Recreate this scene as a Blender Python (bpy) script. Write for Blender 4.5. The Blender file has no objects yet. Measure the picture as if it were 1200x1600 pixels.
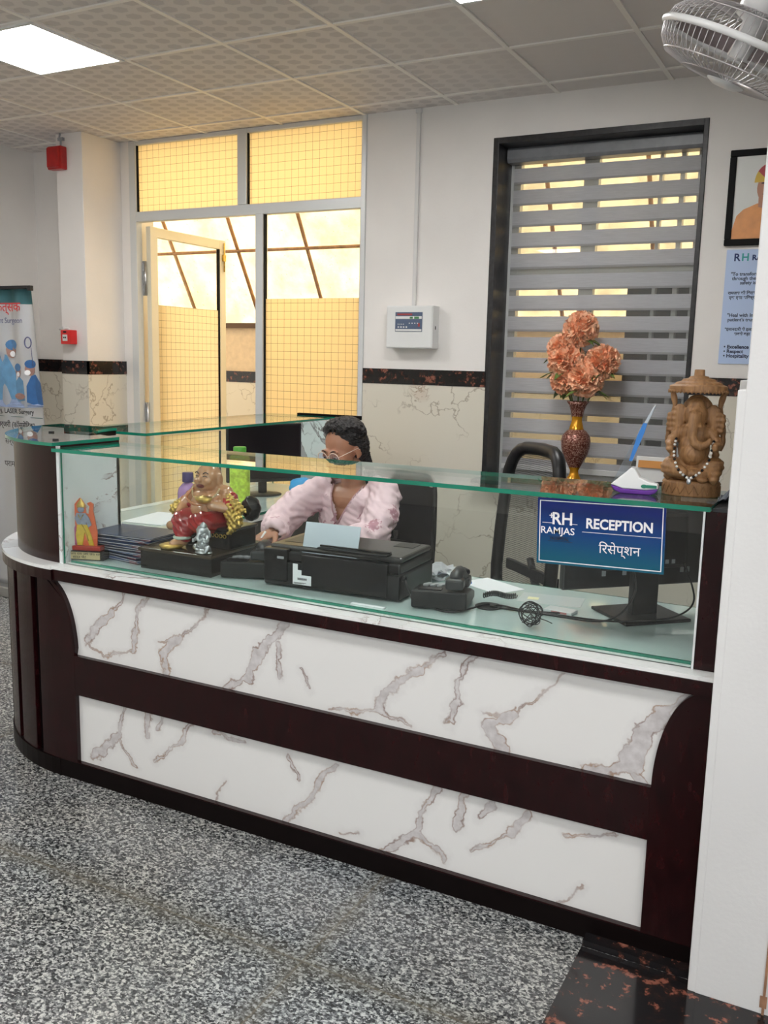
import bpy, bmesh, math, random
from math import sin, cos, pi, radians, sqrt
from mathutils import Vector, Matrix, Euler, noise
random.seed(7)
SC = bpy.context.scene
COL = SC.collection
# ------------------------------------------------------------------ camera
cd = bpy.data.cameras.new('camera'); cam = bpy.data.objects.new('camera', cd); COL.objects.link(cam); SC.camera = cam
cd.sensor_fit = 'HORIZONTAL'; cd.sensor_width = 36; cd.lens = 43.187; cd.clip_start = .02
r_ = Vector((0.88464889, 0.46572035, 0.02238058)); u_ = Vector((-0.09579034, 0.13456068, 0.98626448)); f_ = Vector((-0.45631189, 0.87464163, -0.16365047))
cam.matrix_world = Matrix(((r_.x, u_.x, -f_.x, 0), (r_.y, u_.y, -f_.y, 0), (r_.z, u_.z, -f_.z, 1.55), (0, 0, 0, 1)))
# ------------------------------------------------------------------ world, sun, exposure
w = bpy.data.worlds.new('world'); SC.world = w; w.use_nodes = True
w.node_tree.nodes['Background'].inputs[0].default_value = (1.0, .93, .80, 1); w.node_tree.nodes['Background'].inputs[1].default_value = 1.5
sd = bpy.data.lights.new('sun', 'SUN'); sd.energy = 15; sd.angle = .03; sd.color = (1, .86, .62)
sun = bpy.data.objects.new('sun', sd); COL.objects.link(sun)
sun.rotation_euler = Vector((-.12, -.72, -.68)).to_track_quat('-Z', 'Y').to_euler()
# added fill light brightening the ceiling, as daylight from an entrance behind the viewer
ad_ = bpy.data.lights.new('daylight_fill', 'AREA'); ad_.shape = 'RECTANGLE'; ad_.size = 2.8; ad_.size_y = 2.6; ad_.energy = 75; ad_.color = (.90, .95, 1)
ao_ = bpy.data.objects.new('daylight_fill', ad_); COL.objects.link(ao_); ao_.location = (1.6, -4.1, 1.4); ao_.rotation_euler = (radians(90), 0, 0)
LAMP = 28.0
SC.view_settings.view_transform = 'Standard'; SC.view_settings.look = 'None'
SC.view_settings.gamma = 1; SC.view_settings.use_curve_mapping = False; SC.view_settings.exposure = 0.10
SC.cycles.max_bounces = 10; SC.cycles.diffuse_bounces = 5; SC.cycles.glossy_bounces = 4; SC.cycles.transmission_bounces = 8
SC.cycles.transparent_max_bounces = 28; SC.cycles.use_denoising = True; SC.cycles.caustics_reflective = False
SC.cycles.sample_clamp_indirect = 6

# ------------------------------------------------------------------ material helpers
def nt(name):
    m = bpy.data.materials.new(name); m.use_nodes = True; return m, m.node_tree, m.node_tree.nodes['Principled BSDF']
def N(t, typ, **k):
    n = t.nodes.new(typ)
    for a, b in k.items():
        if a.startswith('i_'): n.inputs[int(a[2:])].default_value = b
        else: setattr(n, a, b)
    return n
def ramp(t, fac, stops, interp='LINEAR'):
    r = t.nodes.new('ShaderNodeValToRGB'); r.color_ramp.interpolation = interp; e = r.color_ramp.elements
    while len(e) < len(stops): e.new(.5)
    for q, (p, c) in zip(e, stops):
        q.position = p; q.color = (*c, 1) if len(c) == 3 else c
    t.links.new(fac, r.inputs[0]); return r.outputs[0]
def mth(t, op, a, b=None, c=None):
    n = t.nodes.new('ShaderNodeMath'); n.operation = op
    for i, v in enumerate((a, b, c)):
        if v is None: continue
        if isinstance(v, (int, float)): n.inputs[i].default_value = v
        else: t.links.new(v, n.inputs[i])
    return n.outputs[0]
def mixc(t, f, a, b):
    n = t.nodes.new('ShaderNodeMix'); n.data_type = 'RGBA'
    for s, v in ((n.inputs[0], f), (n.inputs[6], a), (n.inputs[7], b)):
        if isinstance(v, (tuple, float, int)): s.default_value = v if not isinstance(v, tuple) else (*v[:3], 1)
        else: t.links.new(v, s)
    return n.outputs[2]
def coord(t, scale=(1, 1, 1), rot=(0, 0, 0), kind='Object'):
    c = t.nodes.new('ShaderNodeTexCoord'); m = t.nodes.new('ShaderNodeMapping')
    m.inputs['Scale'].default_value = scale; m.inputs['Rotation'].default_value = rot
    t.links.new(c.outputs[kind], m.inputs[0]); return m.outputs[0]
def noi(t, vec, scale, detail=4, rough=.5, dist=0):
    n = t.nodes.new('ShaderNodeTexNoise'); n.inputs['Scale'].default_value = scale; n.inputs['Detail'].default_value = detail
    n.inputs['Roughness'].default_value = rough; n.inputs['Distortion'].default_value = dist
    if vec is not None: t.links.new(vec, n.inputs['Vector'])
    return n.outputs[0]
def bump(t, p, h, s=.2, d=.01):
    b = t.nodes.new('ShaderNodeBump'); b.inputs['Strength'].default_value = s; b.inputs['Distance'].default_value = d
    t.links.new(h, b.inputs['Height']); t.links.new(b.outputs[0], p.inputs['Normal'])
def mat(name, c, rough=.5, metal=0, coat=0, alpha=None, trans=0, spec=None, emit=None, es=1, sub=0, var=0, vs=20):
    m, t, p = nt(name)
    p.inputs['Base Color'].default_value = (*c, 1); p.inputs['Roughness'].default_value = rough; p.inputs['Metallic'].default_value = metal
    p.inputs['Coat Weight'].default_value = coat; p.inputs['Specular IOR Level'].default_value = .5 if spec is None else spec; p.inputs['Transmission Weight'].default_value = trans
    if sub: p.inputs['Subsurface Weight'].default_value = sub; p.inputs['Subsurface Radius'].default_value = (.02, .008, .004); p.inputs['Subsurface Scale'].default_value = .3
    if emit: p.inputs['Emission Color'].default_value = (*emit, 1); p.inputs['Emission Strength'].default_value = es
    n = noi(t, coord(t), vs, 3)
    if var:
        lo = tuple(max(0, x * (1 - var)) for x in c); hi = tuple(min(1, x * (1 + var)) for x in c)
        t.links.new(ramp(t, n, [(.3, lo), (.7, hi)]), p.inputs['Base Color'])
    return m
def hexc(h):
    v = [int(h[i:i + 2], 16) / 255 for i in (0, 2, 4)]
    return tuple(x / 12.92 if x <= .04045 else ((x + .055) / 1.055) ** 2.4 for x in v)

def clear_glass(name, tint=(.93, .98, .96), ior=1.5, rough=0.0):
    m = bpy.data.materials.new(name); m.use_nodes = True; t = m.node_tree; t.nodes.clear()
    o = N(t, 'ShaderNodeOutputMaterial'); tr = N(t, 'ShaderNodeBsdfTransparent'); tr.inputs[0].default_value = (*tint, 1)
    g = N(t, 'ShaderNodeBsdfGlossy'); g.inputs['Roughness'].default_value = rough; g.inputs[0].default_value = (1, 1, 1, 1)
    f = N(t, 'ShaderNodeFresnel'); x = N(t, 'ShaderNodeMixShader')
    # thin sheet: the far face reflects like the near one
    ge = N(t, 'ShaderNodeNewGeometry'); t.links.new(mth(t, 'ADD', mth(t, 'MULTIPLY', ge.outputs['Backfacing'], 1 / ior - ior), ior), f.inputs[0])
    t.links.new(f.outputs[0], x.inputs[0]); t.links.new(tr.outputs[0], x.inputs[1]); t.links.new(g.outputs[0], x.inputs[2]); t.links.new(x.outputs[0], o.inputs[0])
    return m
def veined(name, base, gray, line, scale, rot, stretch, rough=.15, maskv=.48, crack=None, offs=(0, 0, 0)):
    """marble: band between two contours of a warped noise is grey, its rims are brown"""
    m, t, p = nt(name)
    c0 = coord(t, (1, 1, 1), rot); m2 = t.nodes.new('ShaderNodeMapping'); m2.inputs['Scale'].default_value = stretch; t.links.new(c0, m2.inputs[0]); c = m2.outputs[0]; ad = t.nodes.new('ShaderNodeVectorMath'); ad.operation = 'ADD'; ad.inputs[1].default_value = offs; t.links.new(c, ad.inputs[0]); c = ad.outputs[0]
    n = noi(t, c, scale, 6, .62, .35)
    d = mth(t, 'SUBTRACT', n, .5)
    k = noi(t, c, scale * .55, 2, .5); wd = mth(t, 'MULTIPLY', mth(t, 'MAXIMUM', mth(t, 'SUBTRACT', k, .44), 0.002), .32)
    ins = mth(t, 'LESS_THAN', mth(t, 'ABSOLUTE', d), wd)
    edge = ramp(t, mth(t, 'ABSOLUTE', mth(t, 'SUBTRACT', mth(t, 'ABSOLUTE', d), wd)), [(0, (1, 1, 1)), (.011, (0, 0, 0))])
    mk = ramp(t, noi(t, coord(t, (1, 1, 1)), scale * .9, 2, .5), [(maskv, (0, 0, 0)), (maskv + .06, (1, 1, 1))])
    g = mixc(t, noi(t, c, scale * 6, 4), gray, tuple(min(1, x * 1.35) for x in gray))
    c1 = mixc(t, mth(t, 'MULTIPLY', mth(t, 'MULTIPLY', ins, mk), .8), base, g)
    c2 = mixc(t, mth(t, 'MULTIPLY', mth(t, 'MULTIPLY', edge, mk), .85), c1, line)
    if crack:
        v = t.nodes.new('ShaderNodeTexVoronoi'); v.feature = 'DISTANCE_TO_EDGE'; v.inputs['Scale'].default_value = crack[0]
        wv = t.nodes.new('ShaderNodeVectorMath'); wv.operation = 'ADD'
        nn = t.nodes.new('ShaderNodeTexNoise'); nn.inputs['Scale'].default_value = 6; nn.inputs['Detail'].default_value = 6; t.links.new(coord(t), nn.inputs[0])
        sc = t.nodes.new('ShaderNodeVectorMath'); sc.operation = 'SCALE'; sc.inputs['Scale'].default_value = .35; t.links.new(nn.outputs[1], sc.inputs[0])
        t.links.new(coord(t), wv.inputs[0]); t.links.new(sc.outputs[0], wv.inputs[1]); t.links.new(wv.outputs[0], v.inputs['Vector'])
        cr = ramp(t, v.outputs[0], [(0, (1, 1, 1)), (crack[1], (0, 0, 0))])
        mk2 = ramp(t, noi(t, coord(t), 3.2, 3), [(.42, (0, 0, 0)), (.56, (1, 1, 1))])
        c2 = mixc(t, mth(t, 'MULTIPLY', mth(t, 'MULTIPLY', cr, mk2), .75), c2, crack[2])
    t.links.new(c2, p.inputs['Base Color']); p.inputs['Roughness'].default_value = rough
    return m

# printed veins of the two laminate panels: (x0, z0, x1, z1, half width) in metres on the panel
VEINS_UP = [(-0.712, 0.739, -0.774, 0.661, 0.006), (-0.774, 0.661, -0.9, 0.536, 0.016), (-0.9, 0.536, -0.825, 0.489, 0.004), (-0.825, 0.489, -0.66, 0.539, 0.004), (-0.606, 0.742, -0.659, 0.678, 0.006), (-0.659, 0.678, -0.667, 0.597, 0.006), (-0.667, 0.597, -0.675, 0.532, 0.014), (-0.34, 0.741, -0.42, 0.659, 0.003), (-0.42, 0.659, -0.467, 0.612, 0.003), (-0.467, 0.612, -0.565, 0.578, 0.003), (-0.467, 0.612, -0.54, 0.555, 0.017), (-0.54, 0.555, -0.528, 0.473, 0.017), (-0.04, 0.73, -0.113, 0.666, 0.012), (-0.113, 0.666, -0.162, 0.594, 0.022), (-0.162, 0.594, -0.192, 0.52, 0.022), (-0.192, 0.52, -0.303, 0.464, 0.012), (-0.083, 0.66, -0.063, 0.548, 0.008), (0.003, 0.592, 0.037, 0.536, 0.004), (0.493, 0.728, 0.415, 0.661, 0.005), (0.415, 0.661, 0.343, 0.614, 0.015), (0.343, 0.614, 0.286, 0.517, 0.015), (0.286, 0.517, 0.114, 0.474, 0.006), (0.286, 0.517, 0.389, 0.491, 0.006), (0.582, 0.734, 0.536, 0.66, 0.007), (0.536, 0.66, 0.529, 0.582, 0.007), (0.529, 0.582, 0.511, 0.524, 0.016), (0.849, 0.736, 0.79, 0.662, 0.003), (0.79, 0.662, 0.702, 0.589, 0.003), (0.702, 0.589, 0.617, 0.572, 0.003), (0.702, 0.589, 0.638, 0.547, 0.018), (0.638, 0.547, 0.679, 0.471, 0.018), (1.171, 0.728, 1.097, 0.662, 0.01), (1.097, 0.662, 1.052, 0.6, 0.028), (1.052, 0.6, 1.033, 0.516, 0.028), (1.033, 0.516, 1.069, 0.466, 0.016), (1.033, 0.516, 0.891, 0.459, 0.016)]
VEINS_LOW = [(-0.725, 0.331, -0.759, 0.204, 0.008), (-0.759, 0.204, -0.871, 0.101, 0.016), (-0.759, 0.204, -0.672, 0.099, 0.005), (-0.622, 0.316, -0.63, 0.232, 0.01), (-0.551, 0.324, -0.575, 0.268, 0.009), (-0.425, 0.323, -0.482, 0.242, 0.011), (-0.482, 0.242, -0.598, 0.152, 0.006), (-0.344, 0.306, -0.218, 0.307, 0.008), (-0.279, 0.14, -0.347, 0.056, 0.002), (-0.038, 0.297, 0.007, 0.225, 0.006), (0.133, 0.305, 0.071, 0.215, 0.009), (0.071, 0.215, -0.044, 0.061, 0.01), (0.155, 0.086, 0.224, 0.097, 0.002), (0.488, 0.318, 0.439, 0.235, 0.01), (0.439, 0.235, 0.42, 0.159, 0.01), (0.42, 0.159, 0.314, 0.062, 0.013), (0.42, 0.159, 0.516, 0.104, 0.01), (0.569, 0.319, 0.553, 0.211, 0.013), (0.648, 0.309, 0.621, 0.259, 0.01), (0.763, 0.301, 0.719, 0.231, 0.013), (0.719, 0.231, 0.596, 0.153, 0.006), (0.866, 0.271, 1.008, 0.308, 0.004), (0.927, 0.137, 0.856, 0.055, 0.003)]
def printed_marble(name, segs):
    m, t, p = nt(name); c = coord(t)
    def vm(op, a, b=None, sc=None):
        n = t.nodes.new('ShaderNodeVectorMath'); n.operation = op
        for i, v in enumerate((a, b)):
            if v is None: continue
            if isinstance(v, tuple): n.inputs[i].default_value = v
            else: t.links.new(v, n.inputs[i])
        if sc is not None:
            if isinstance(sc, (int, float)): n.inputs['Scale'].default_value = sc
            else: t.links.new(sc, n.inputs['Scale'])
        return n
    def nv(s, d=3):
        n = t.nodes.new('ShaderNodeTexNoise'); n.inputs['Scale'].default_value = s; n.inputs['Detail'].default_value = d; t.links.new(c, n.inputs['Vector']); return n.outputs[1]
    w1 = vm('SCALE', vm('SUBTRACT', nv(16), (.5, .5, .5)).outputs[0], sc=.055).outputs[0]; w2 = vm('SCALE', vm('SUBTRACT', nv(70), (.5, .5, .5)).outputs[0], sc=.014).outputs[0]
    q = vm('MULTIPLY', vm('ADD', vm('ADD', c, w1).outputs[0], w2).outputs[0], (1, 0, 1)).outputs[0]
    k = mth(t, 'ADD', mth(t, 'MULTIPLY', noi(t, c, 22, 3), 2.4), -.35)
    dmin = None
    for x0, z0, x1, z1, wd in segs:
        a = (x0, 0, z0); ab = (x1 - x0, 0, z1 - z0); L2 = ab[0] ** 2 + ab[2] ** 2
        pa = vm('SUBTRACT', q, a).outputs[0]; dt = vm('DOT_PRODUCT', pa, tuple(v / L2 for v in ab)).outputs[1]
        cl = t.nodes.new('ShaderNodeClamp'); t.links.new(dt, cl.inputs[0])
        pr = vm('SCALE', ab, sc=cl.outputs[0]).outputs[0]; ln = vm('DISTANCE', pa, pr).outputs[1]
        d = mth(t, 'MULTIPLY_ADD', k, -wd, ln); dmin = d if dmin is None else mth(t, 'MINIMUM', dmin, d)
    ins = mth(t, 'LESS_THAN', dmin, 0)
    ed = ramp(t, mth(t, 'ABSOLUTE', dmin), [(0, (1, 1, 1)), (.0028, (0, 0, 0))]); halo = ramp(t, mth(t, 'ADD', dmin, 0), [(0, (.25, .25, .25)), (.022, (0, 0, 0))])
    ek = ramp(t, noi(t, c, 14, 2), [(.38, (.25, .25, .25)), (.6, (.85, .85, .85))])
    g = ramp(t, noi(t, c, 40, 4), [(.3, (.46, .43, .43)), (.7, (.66, .64, .64))])
    base = mixc(t, halo, (.78, .78, .765), (.5, .48, .48))
    c1 = mixc(t, mth(t, 'MULTIPLY', ins, .85), base, g); ln_ = ramp(t, noi(t, c, 9, 2), [(.4, (.20, .11, .085)), (.6, (.33, .19, .10))])
    t.links.new(mixc(t, mth(t, 'MULTIPLY', ed, ek), c1, ln_), p.inputs['Base Color']); p.inputs['Roughness'].default_value = .22
    return m

# materials
M = {}
def wall_mat(name, c):
    m, t, p = nt(name); p.inputs['Roughness'].default_value = .7
    t.links.new(ramp(t, noi(t, coord(t), 2.5, 5), [(.35, tuple(x * .95 for x in c)), (.65, c)]), p.inputs['Base Color'])
    bump(t, p, noi(t, coord(t), 90, 3), .06); return m
M['wall'] = wall_mat('painted_wall', (.86, .83, .80))
M['white_wall'] = wall_mat('white_paint', (.74, .745, .74))
def granite():
    m, t, p = nt('speckled_granite')
    c = coord(t, (1, 1.25, 1))
    a = noi(t, c, 84, 4, .72, .3); b = noi(t, c, 190, 3, .7); l = noi(t, c, 1.3, 3)
    vo = t.nodes.new('ShaderNodeTexVoronoi'); vo.inputs['Scale'].default_value = 135; vo.inputs['Randomness'].default_value = 1
    cn = t.nodes.new('ShaderNodeTexNoise'); cn.inputs['Scale'].default_value = 60; t.links.new(c, cn.inputs[0]); vs_ = t.nodes.new('ShaderNodeVectorMath'); vs_.operation = 'MULTIPLY_ADD'; t.links.new(cn.outputs[1], vs_.inputs[0]); vs_.inputs[1].default_value = (.018, .018, .018); t.links.new(c, vs_.inputs[2]); t.links.new(vs_.outputs[0], vo.inputs['Vector'])
    sr = t.nodes.new('ShaderNodeSeparateColor'); t.links.new(vo.outputs['Color'], sr.inputs[0])
    s = mth(t, 'ADD', mth(t, 'ADD', mth(t, 'MULTIPLY', a, .55), mth(t, 'MULTIPLY', b, .20)), mth(t, 'ADD', mth(t, 'MULTIPLY', sr.outputs[0], .22), .015))
    k = ramp(t, s, [(.40, (.022, .024, .026)), (.465, (.085, .089, .093)), (.535, (.225, .23, .23)), (.61, (.54, .54, .52))])
    v = ramp(t, l, [(.35, (1, .97, .92)), (.65, (.90, .95, 1.0))])
    mm = t.nodes.new('ShaderNodeMix'); mm.data_type = 'RGBA'; mm.blend_type = 'MULTIPLY'; mm.inputs[0].default_value = 1
    t.links.new(k, mm.inputs[6]); t.links.new(v, mm.inputs[7])
    # brown stained slab joints
    o = coord(t); sx = t.nodes.new('ShaderNodeSeparateXYZ'); t.links.new(o, sx.inputs[0])
    def joint(ax_, v, per):   # hairline joint with a brownish stain along it
        d = mth(t, 'MULTIPLY', mth(t, 'ABSOLUTE', mth(t, 'SUBTRACT', mth(t, 'FRACT', mth(t, 'DIVIDE', mth(t, 'SUBTRACT', sx.outputs[ax_], v - per * 40.5), per)), .5)), per)
        return mth(t, 'ADD', ramp(t, d, [(0, (.55, .55, .55)), (.004, (0, 0, 0))]), ramp(t, mth(t, 'ADD', d, mth(t, 'MULTIPLY', mth(t, 'SUBTRACT', noi(t, o, 9, 4), .5), .06)), [(0, (.42, .42, .42)), (.06, (0, 0, 0))]))
    jf = mth(t, 'MINIMUM', mth(t, 'MAXIMUM', joint(0, -1.17, 1.83), joint(1, 1.84, 1.22)), .8)
    t.links.new(mixc(t, jf, mm.outputs[2], (.13, .115, .085)), p.inputs['Base Color'])
    p.inputs['Roughness'].default_value = .17; p.inputs['Specular IOR Level'].default_value = .55
    return m
M['granite'] = granite()
def dark_granite():
    m, t, p = nt('black_brown_granite')
    c = coord(t); a = noi(t, c, 26, 5, .65); b = noi(t, c, 7, 2)
    s = mth(t, 'ADD', mth(t, 'MULTIPLY', a, .75), mth(t, 'MULTIPLY', b, .25))
    t.links.new(ramp(t, s, [(.50, (.010, .009, .010)), (.56, (.035, .016, .012)), (.60, (.22, .075, .05)), (.72, (.32, .14, .10))]), p.inputs['Base Color'])
    p.inputs['Roughness'].default_value = .12; return m
M['dark_granite'] = dark_granite()
M['cream_marble'] = veined('cream_marble_tile', (.71, .67, .575), (.55, .48, .40), (.30, .2, .13), 2.4, (.3, .5, .2), (1, 1, 1), .16, .60, crack=(2.6, .016, (.27, .22, .16)))
M['marble_up'] = printed_marble('white_marble_laminate', VEINS_UP); M['marble_low'] = printed_marble('white_marble_laminate_low', VEINS_LOW)
M['ledge_marble'] = veined('white_marble_ledge', (.83, .84, .83), (.55, .55, .55), (.35, .28, .24), 3.0, (0, 0, .8), (1, 1, 1), .12, .52)
M['return_marble'] = veined('gray_veined_marble', (.70, .76, .76), (.30, .29, .30), (.12, .10, .10), 3.2, (0, .8, 0), (1.6, 1, .6), .2, .42, crack=(4, .03, (.2, .2, .22)))
def wood():
    m, t, p = nt('dark_mahogany_laminate')
    c = coord(t, (1, 1, .35)); s = noi(t, c, 34, 5, .7, .6)
    t.links.new(ramp(t, s, [(.3, (.0065, .0012, .0016)), (.55, (.0165, .0026, .0032)), (.75, (.032, .0055, .006))]), p.inputs['Base Color'])
    p.inputs['Roughness'].default_value = .24; p.inputs['Specular IOR Level'].default_value = .3; p.inputs['Coat Weight'].default_value = .05; p.inputs['Coat Roughness'].default_value = .08
    return m
M['wood'] = wood()
M['white_lam'] = mat('white_laminate', (.78, .8, .8), .3)
M['black'] = mat('black_plastic', (.012, .012, .013), .38, var=.2, spec=.3)
M['black_gloss'] = mat('glossy_black', (.007, .007, .008), .22, spec=.3)
M['black_matte'] = mat('matte_black', (.007, .007, .007), .7, spec=.2)
M['groove'] = mat('groove_black', (.003, .002, .002), .6, spec=.1)
M['graphite'] = mat('graphite_plastic', (.018, .02, .022), .42, var=.15)
M['glass'] = clear_glass('clear_glass', (.955, .985, .975))
M['top_glass'] = clear_glass('thick_clear_glass', (.93, .975, .96), 1.52)
M['pane'] = clear_glass('window_pane', (.98, .985, .97))
M['glass_edge'] = mat('green_glass_edge', hexc('0a7a62'), .12, coat=.4, var=.25, vs=6)
M['desk_glass'] = mat('desk_glass_sheet', (.56, .68, .66), .06, coat=.5, var=.06, vs=4)
M['alum'] = mat('white_aluminium', (.66, .68, .68), .35, .1)
M['leaf_alum'] = mat('cream_aluminium', (.80, .74, .58), .4)
M['tbar'] = mat('ceiling_grid_paint', (.90, .87, .82), .35)
M['lamp'] = mat('lamp_diffuser', (.9, .9, .9), .5, emit=(1, .985, .965), es=LAMP)
M['white_pl'] = mat('white_plastic', (.78, .79, .78), .35)
M['gray_pl'] = mat('grey_plastic', (.35, .36, .38), .4)
M['red_pl'] = mat('red_plastic', (.42, .012, .012), .3, var=.15)
M['red_bright'] = mat('bright_red_plastic', (.72, .02, .02), .3)
M['paper'] = mat('white_paper', (.82, .83, .86), .7)
M['text_black'] = mat('black_ink', (.01, .01, .012), .6)
M['text_white'] = mat('white_ink', (.88, .88, .9), .5)
M['chrome'] = mat('brushed_steel', (.6, .6, .6), .3, 1)
M['gold'] = mat('gold_paint', (.60, .40, .10), .3, .75, var=.3, vs=60)
M['silver'] = mat('silver_paint', (.50, .52, .54), .32, .85, var=.1, vs=60)
M['skin'] = mat('brown_skin', (.41, .195, .115), .45, sub=.15, var=.08, vs=14)
M['skin_hand'] = M['skin']
def ceiling_mat():
    m, t, p = nt('patterned_ceiling_tile')
    c = t.nodes.new('ShaderNodeTexCoord'); s = t.nodes.new('ShaderNodeSeparateXYZ'); t.links.new(c.outputs['Object'], s.inputs[0])
    # hexagonal spots, staggered by column
    u = mth(t, 'DIVIDE', mth(t, 'ADD', s.outputs[0], 100.065), .100); v0 = mth(t, 'DIVIDE', mth(t, 'ADD', s.outputs[1], 100.26), .0857)
    col = mth(t, 'FLOOR', u); odd = mth(t, 'MULTIPLY', mth(t, 'MODULO', col, 2), .5)
    v = mth(t, 'ADD', v0, odd)
    fu = mth(t, 'ABSOLUTE', mth(t, 'SUBTRACT', mth(t, 'FRACT', u), .5)); fv = mth(t, 'ABSOLUTE', mth(t, 'SUBTRACT', mth(t, 'FRACT', v), .5))
    h = mth(t, 'MAXIMUM', mth(t, 'ADD', mth(t, 'MULTIPLY', fu, .9), mth(t, 'MULTIPLY', fv, .5)), fv)
    spot = ramp(t, h, [(.33, (1, 1, 1)), (.38, (0, 0, 0))])
    left = ramp(t, mth(t, 'DIVIDE', mth(t, 'ADD', s.outputs[0], 6), 6), [(.60, (1, 1, 1)), (.74, (0, 0, 0))])  # spots fade to the right, a lighting effect painted into the tile colour
    f = mth(t, 'MULTIPLY', mth(t, 'MULTIPLY', spot, left), .55)
    t.links.new(mixc(t, f, (.76, .72, .70), (.53, .50, .495)), p.inputs['Base Color'])
    t.links.new(mth(t, 'SUBTRACT', .62, mth(t, 'MULTIPLY', spot, -.1)), p.inputs['Roughness'])
    return m
M['ceiling'] = ceiling_mat()
def film_mat():
    m = bpy.data.materials.new('frosted_grid_film'); m.use_nodes = True; t = m.node_tree; t.nodes.clear()
    o = N(t, 'ShaderNodeOutputMaterial')
    c = t.nodes.new('ShaderNodeTexCoord'); s = t.nodes.new('ShaderNodeSeparateXYZ'); t.links.new(c.outputs['Object'], s.inputs[0])
    def line(a, per, off=0):
        return mth(t, 'LESS_THAN', mth(t, 'FRACT', mth(t, 'DIVIDE', mth(t, 'ADD', a, 50 + off), per)), .03)
    l = mth(t, 'MAXIMUM', mth(t, 'MAXIMUM', line(s.outputs[0], .052), line(s.outputs[2], .052)), line(s.outputs[1], .052, .013))
    tl = N(t, 'ShaderNodeBsdfTranslucent'); tl.inputs[0].default_value = (1, .93, .76, 1)
    df = N(t, 'ShaderNodeBsdfDiffuse'); df.inputs[0].default_value = (.85, .8, .68, 1)
    mx = N(t, 'ShaderNodeMixShader', i_0=.08); t.links.new(tl.outputs[0], mx.inputs[1]); t.links.new(df.outputs[0], mx.inputs[2])
    tr = N(t, 'ShaderNodeBsdfTransparent'); tr.inputs[0].default_value = (.30, .26, .2, 1)
    m2 = N(t, 'ShaderNodeMixShader'); t.links.new(mth(t, 'MULTIPLY', l, .9), m2.inputs[0]); t.links.new(mx.outputs[0], m2.inputs[1]); t.links.new(tr.outputs[0], m2.inputs[2])
    t.links.new(m2.outputs[0], o.inputs[0]); return m
M['film'] = film_mat()
def sheet_mat(name, c, dirty=.3):
    m = bpy.data.materials.new(name); m.use_nodes = True; t = m.node_tree; t.nodes.clear()
    o = N(t, 'ShaderNodeOutputMaterial'); tl = N(t, 'ShaderNodeBsdfTranslucent'); df = N(t, 'ShaderNodeBsdfDiffuse'); df.inputs[0].default_value = (.8, .74, .6, 1)
    k = ramp(t, noi(t, coord(t), 3.5, 6, .65), [(.35, tuple(x * (1 - dirty) for x in c)), (.6, c)])
    sp = ramp(t, noi(t, coord(t), 45, 2), [(.68, (1, 1, 1)), (.74, (.45, .38, .26))])
    mm = t.nodes.new('ShaderNodeMix'); mm.data_type = 'RGBA'; mm.blend_type = 'MULTIPLY'; mm.inputs[0].default_value = 1
    t.links.new(k, mm.inputs[6]); t.links.new(sp, mm.inputs[7]); t.links.new(mm.outputs[2], tl.inputs[0])
    x = N(t, 'ShaderNodeMixShader', i_0=.25); t.links.new(tl.outputs[0], x.inputs[1]); t.links.new(df.outputs[0], x.inputs[2]); t.links.new(x.outputs[0], o.inputs[0]); return m
M['poly'] = sheet_mat('yellowed_plastic_sheet', (.90, .80, .60), .45)
def blind_mat():
    m = bpy.data.materials.new('zebra_blind_fabric'); m.use_nodes = True; t = m.node_tree; t.nodes.clear()
    o = N(t, 'ShaderNodeOutputMaterial'); c = t.nodes.new('ShaderNodeTexCoord'); s = t.nodes.new('ShaderNodeSeparateXYZ'); t.links.new(c.outputs['Object'], s.inputs[0])
    # strip centres at z = 2.677 - k*.1203
    ph = mth(t, 'FRACT', mth(t, 'DIVIDE', mth(t, 'ADD', mth(t, 'SUBTRACT', s.outputs[2], 2.677 - .862), 20 * .1203 + .0602), .1203))
    a = mth(t, 'ABSOLUTE', mth(t, 'SUBTRACT', ph, .5))
    sheer = mth(t, 'LESS_THAN', a, .135)
    rim = mth(t, 'MULTIPLY', mth(t, 'LESS_THAN', a, .235), mth(t, 'GREATER_THAN', ph, .5))
    g = noi(t, coord(t, (3, 3, 160)), 3, 4, .7)
    base = ramp(t, g, [(.3, (.40, .405, .425)), (.7, (.56, .565, .59))])
    base2 = mixc(t, mth(t, 'MULTIPLY', rim, .5), base, (.16, .155, .155))
    df = N(t, 'ShaderNodeBsdfDiffuse'); t.links.new(base2, df.inputs[0]); tl = N(t, 'ShaderNodeBsdfTranslucent'); tl.inputs[0].default_value = (.13, .13, .13, 1)
    ad = N(t, 'ShaderNodeAddShader'); t.links.new(df.outputs[0], ad.inputs[0]); t.links.new(tl.outputs[0], ad.inputs[1])
    tr = N(t, 'ShaderNodeBsdfTransparent'); tr.inputs[0].default_value = (1, 1, .98, 1)
    d2 = N(t, 'ShaderNodeBsdfDiffuse'); d2.inputs[0].default_value = (.3, .3, .3, 1); s2 = N(t, 'ShaderNodeMixShader', i_0=.22); t.links.new(tr.outputs[0], s2.inputs[1]); t.links.new(d2.outputs[0], s2.inputs[2])
    x = N(t, 'ShaderNodeMixShader'); t.links.new(sheer, x.inputs[0]); t.links.new(ad.outputs[0], x.inputs[1]); t.links.new(s2.outputs[0], x.inputs[2]); t.links.new(x.outputs[0], o.inputs[0]); return m
M['blind'] = blind_mat()

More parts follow.
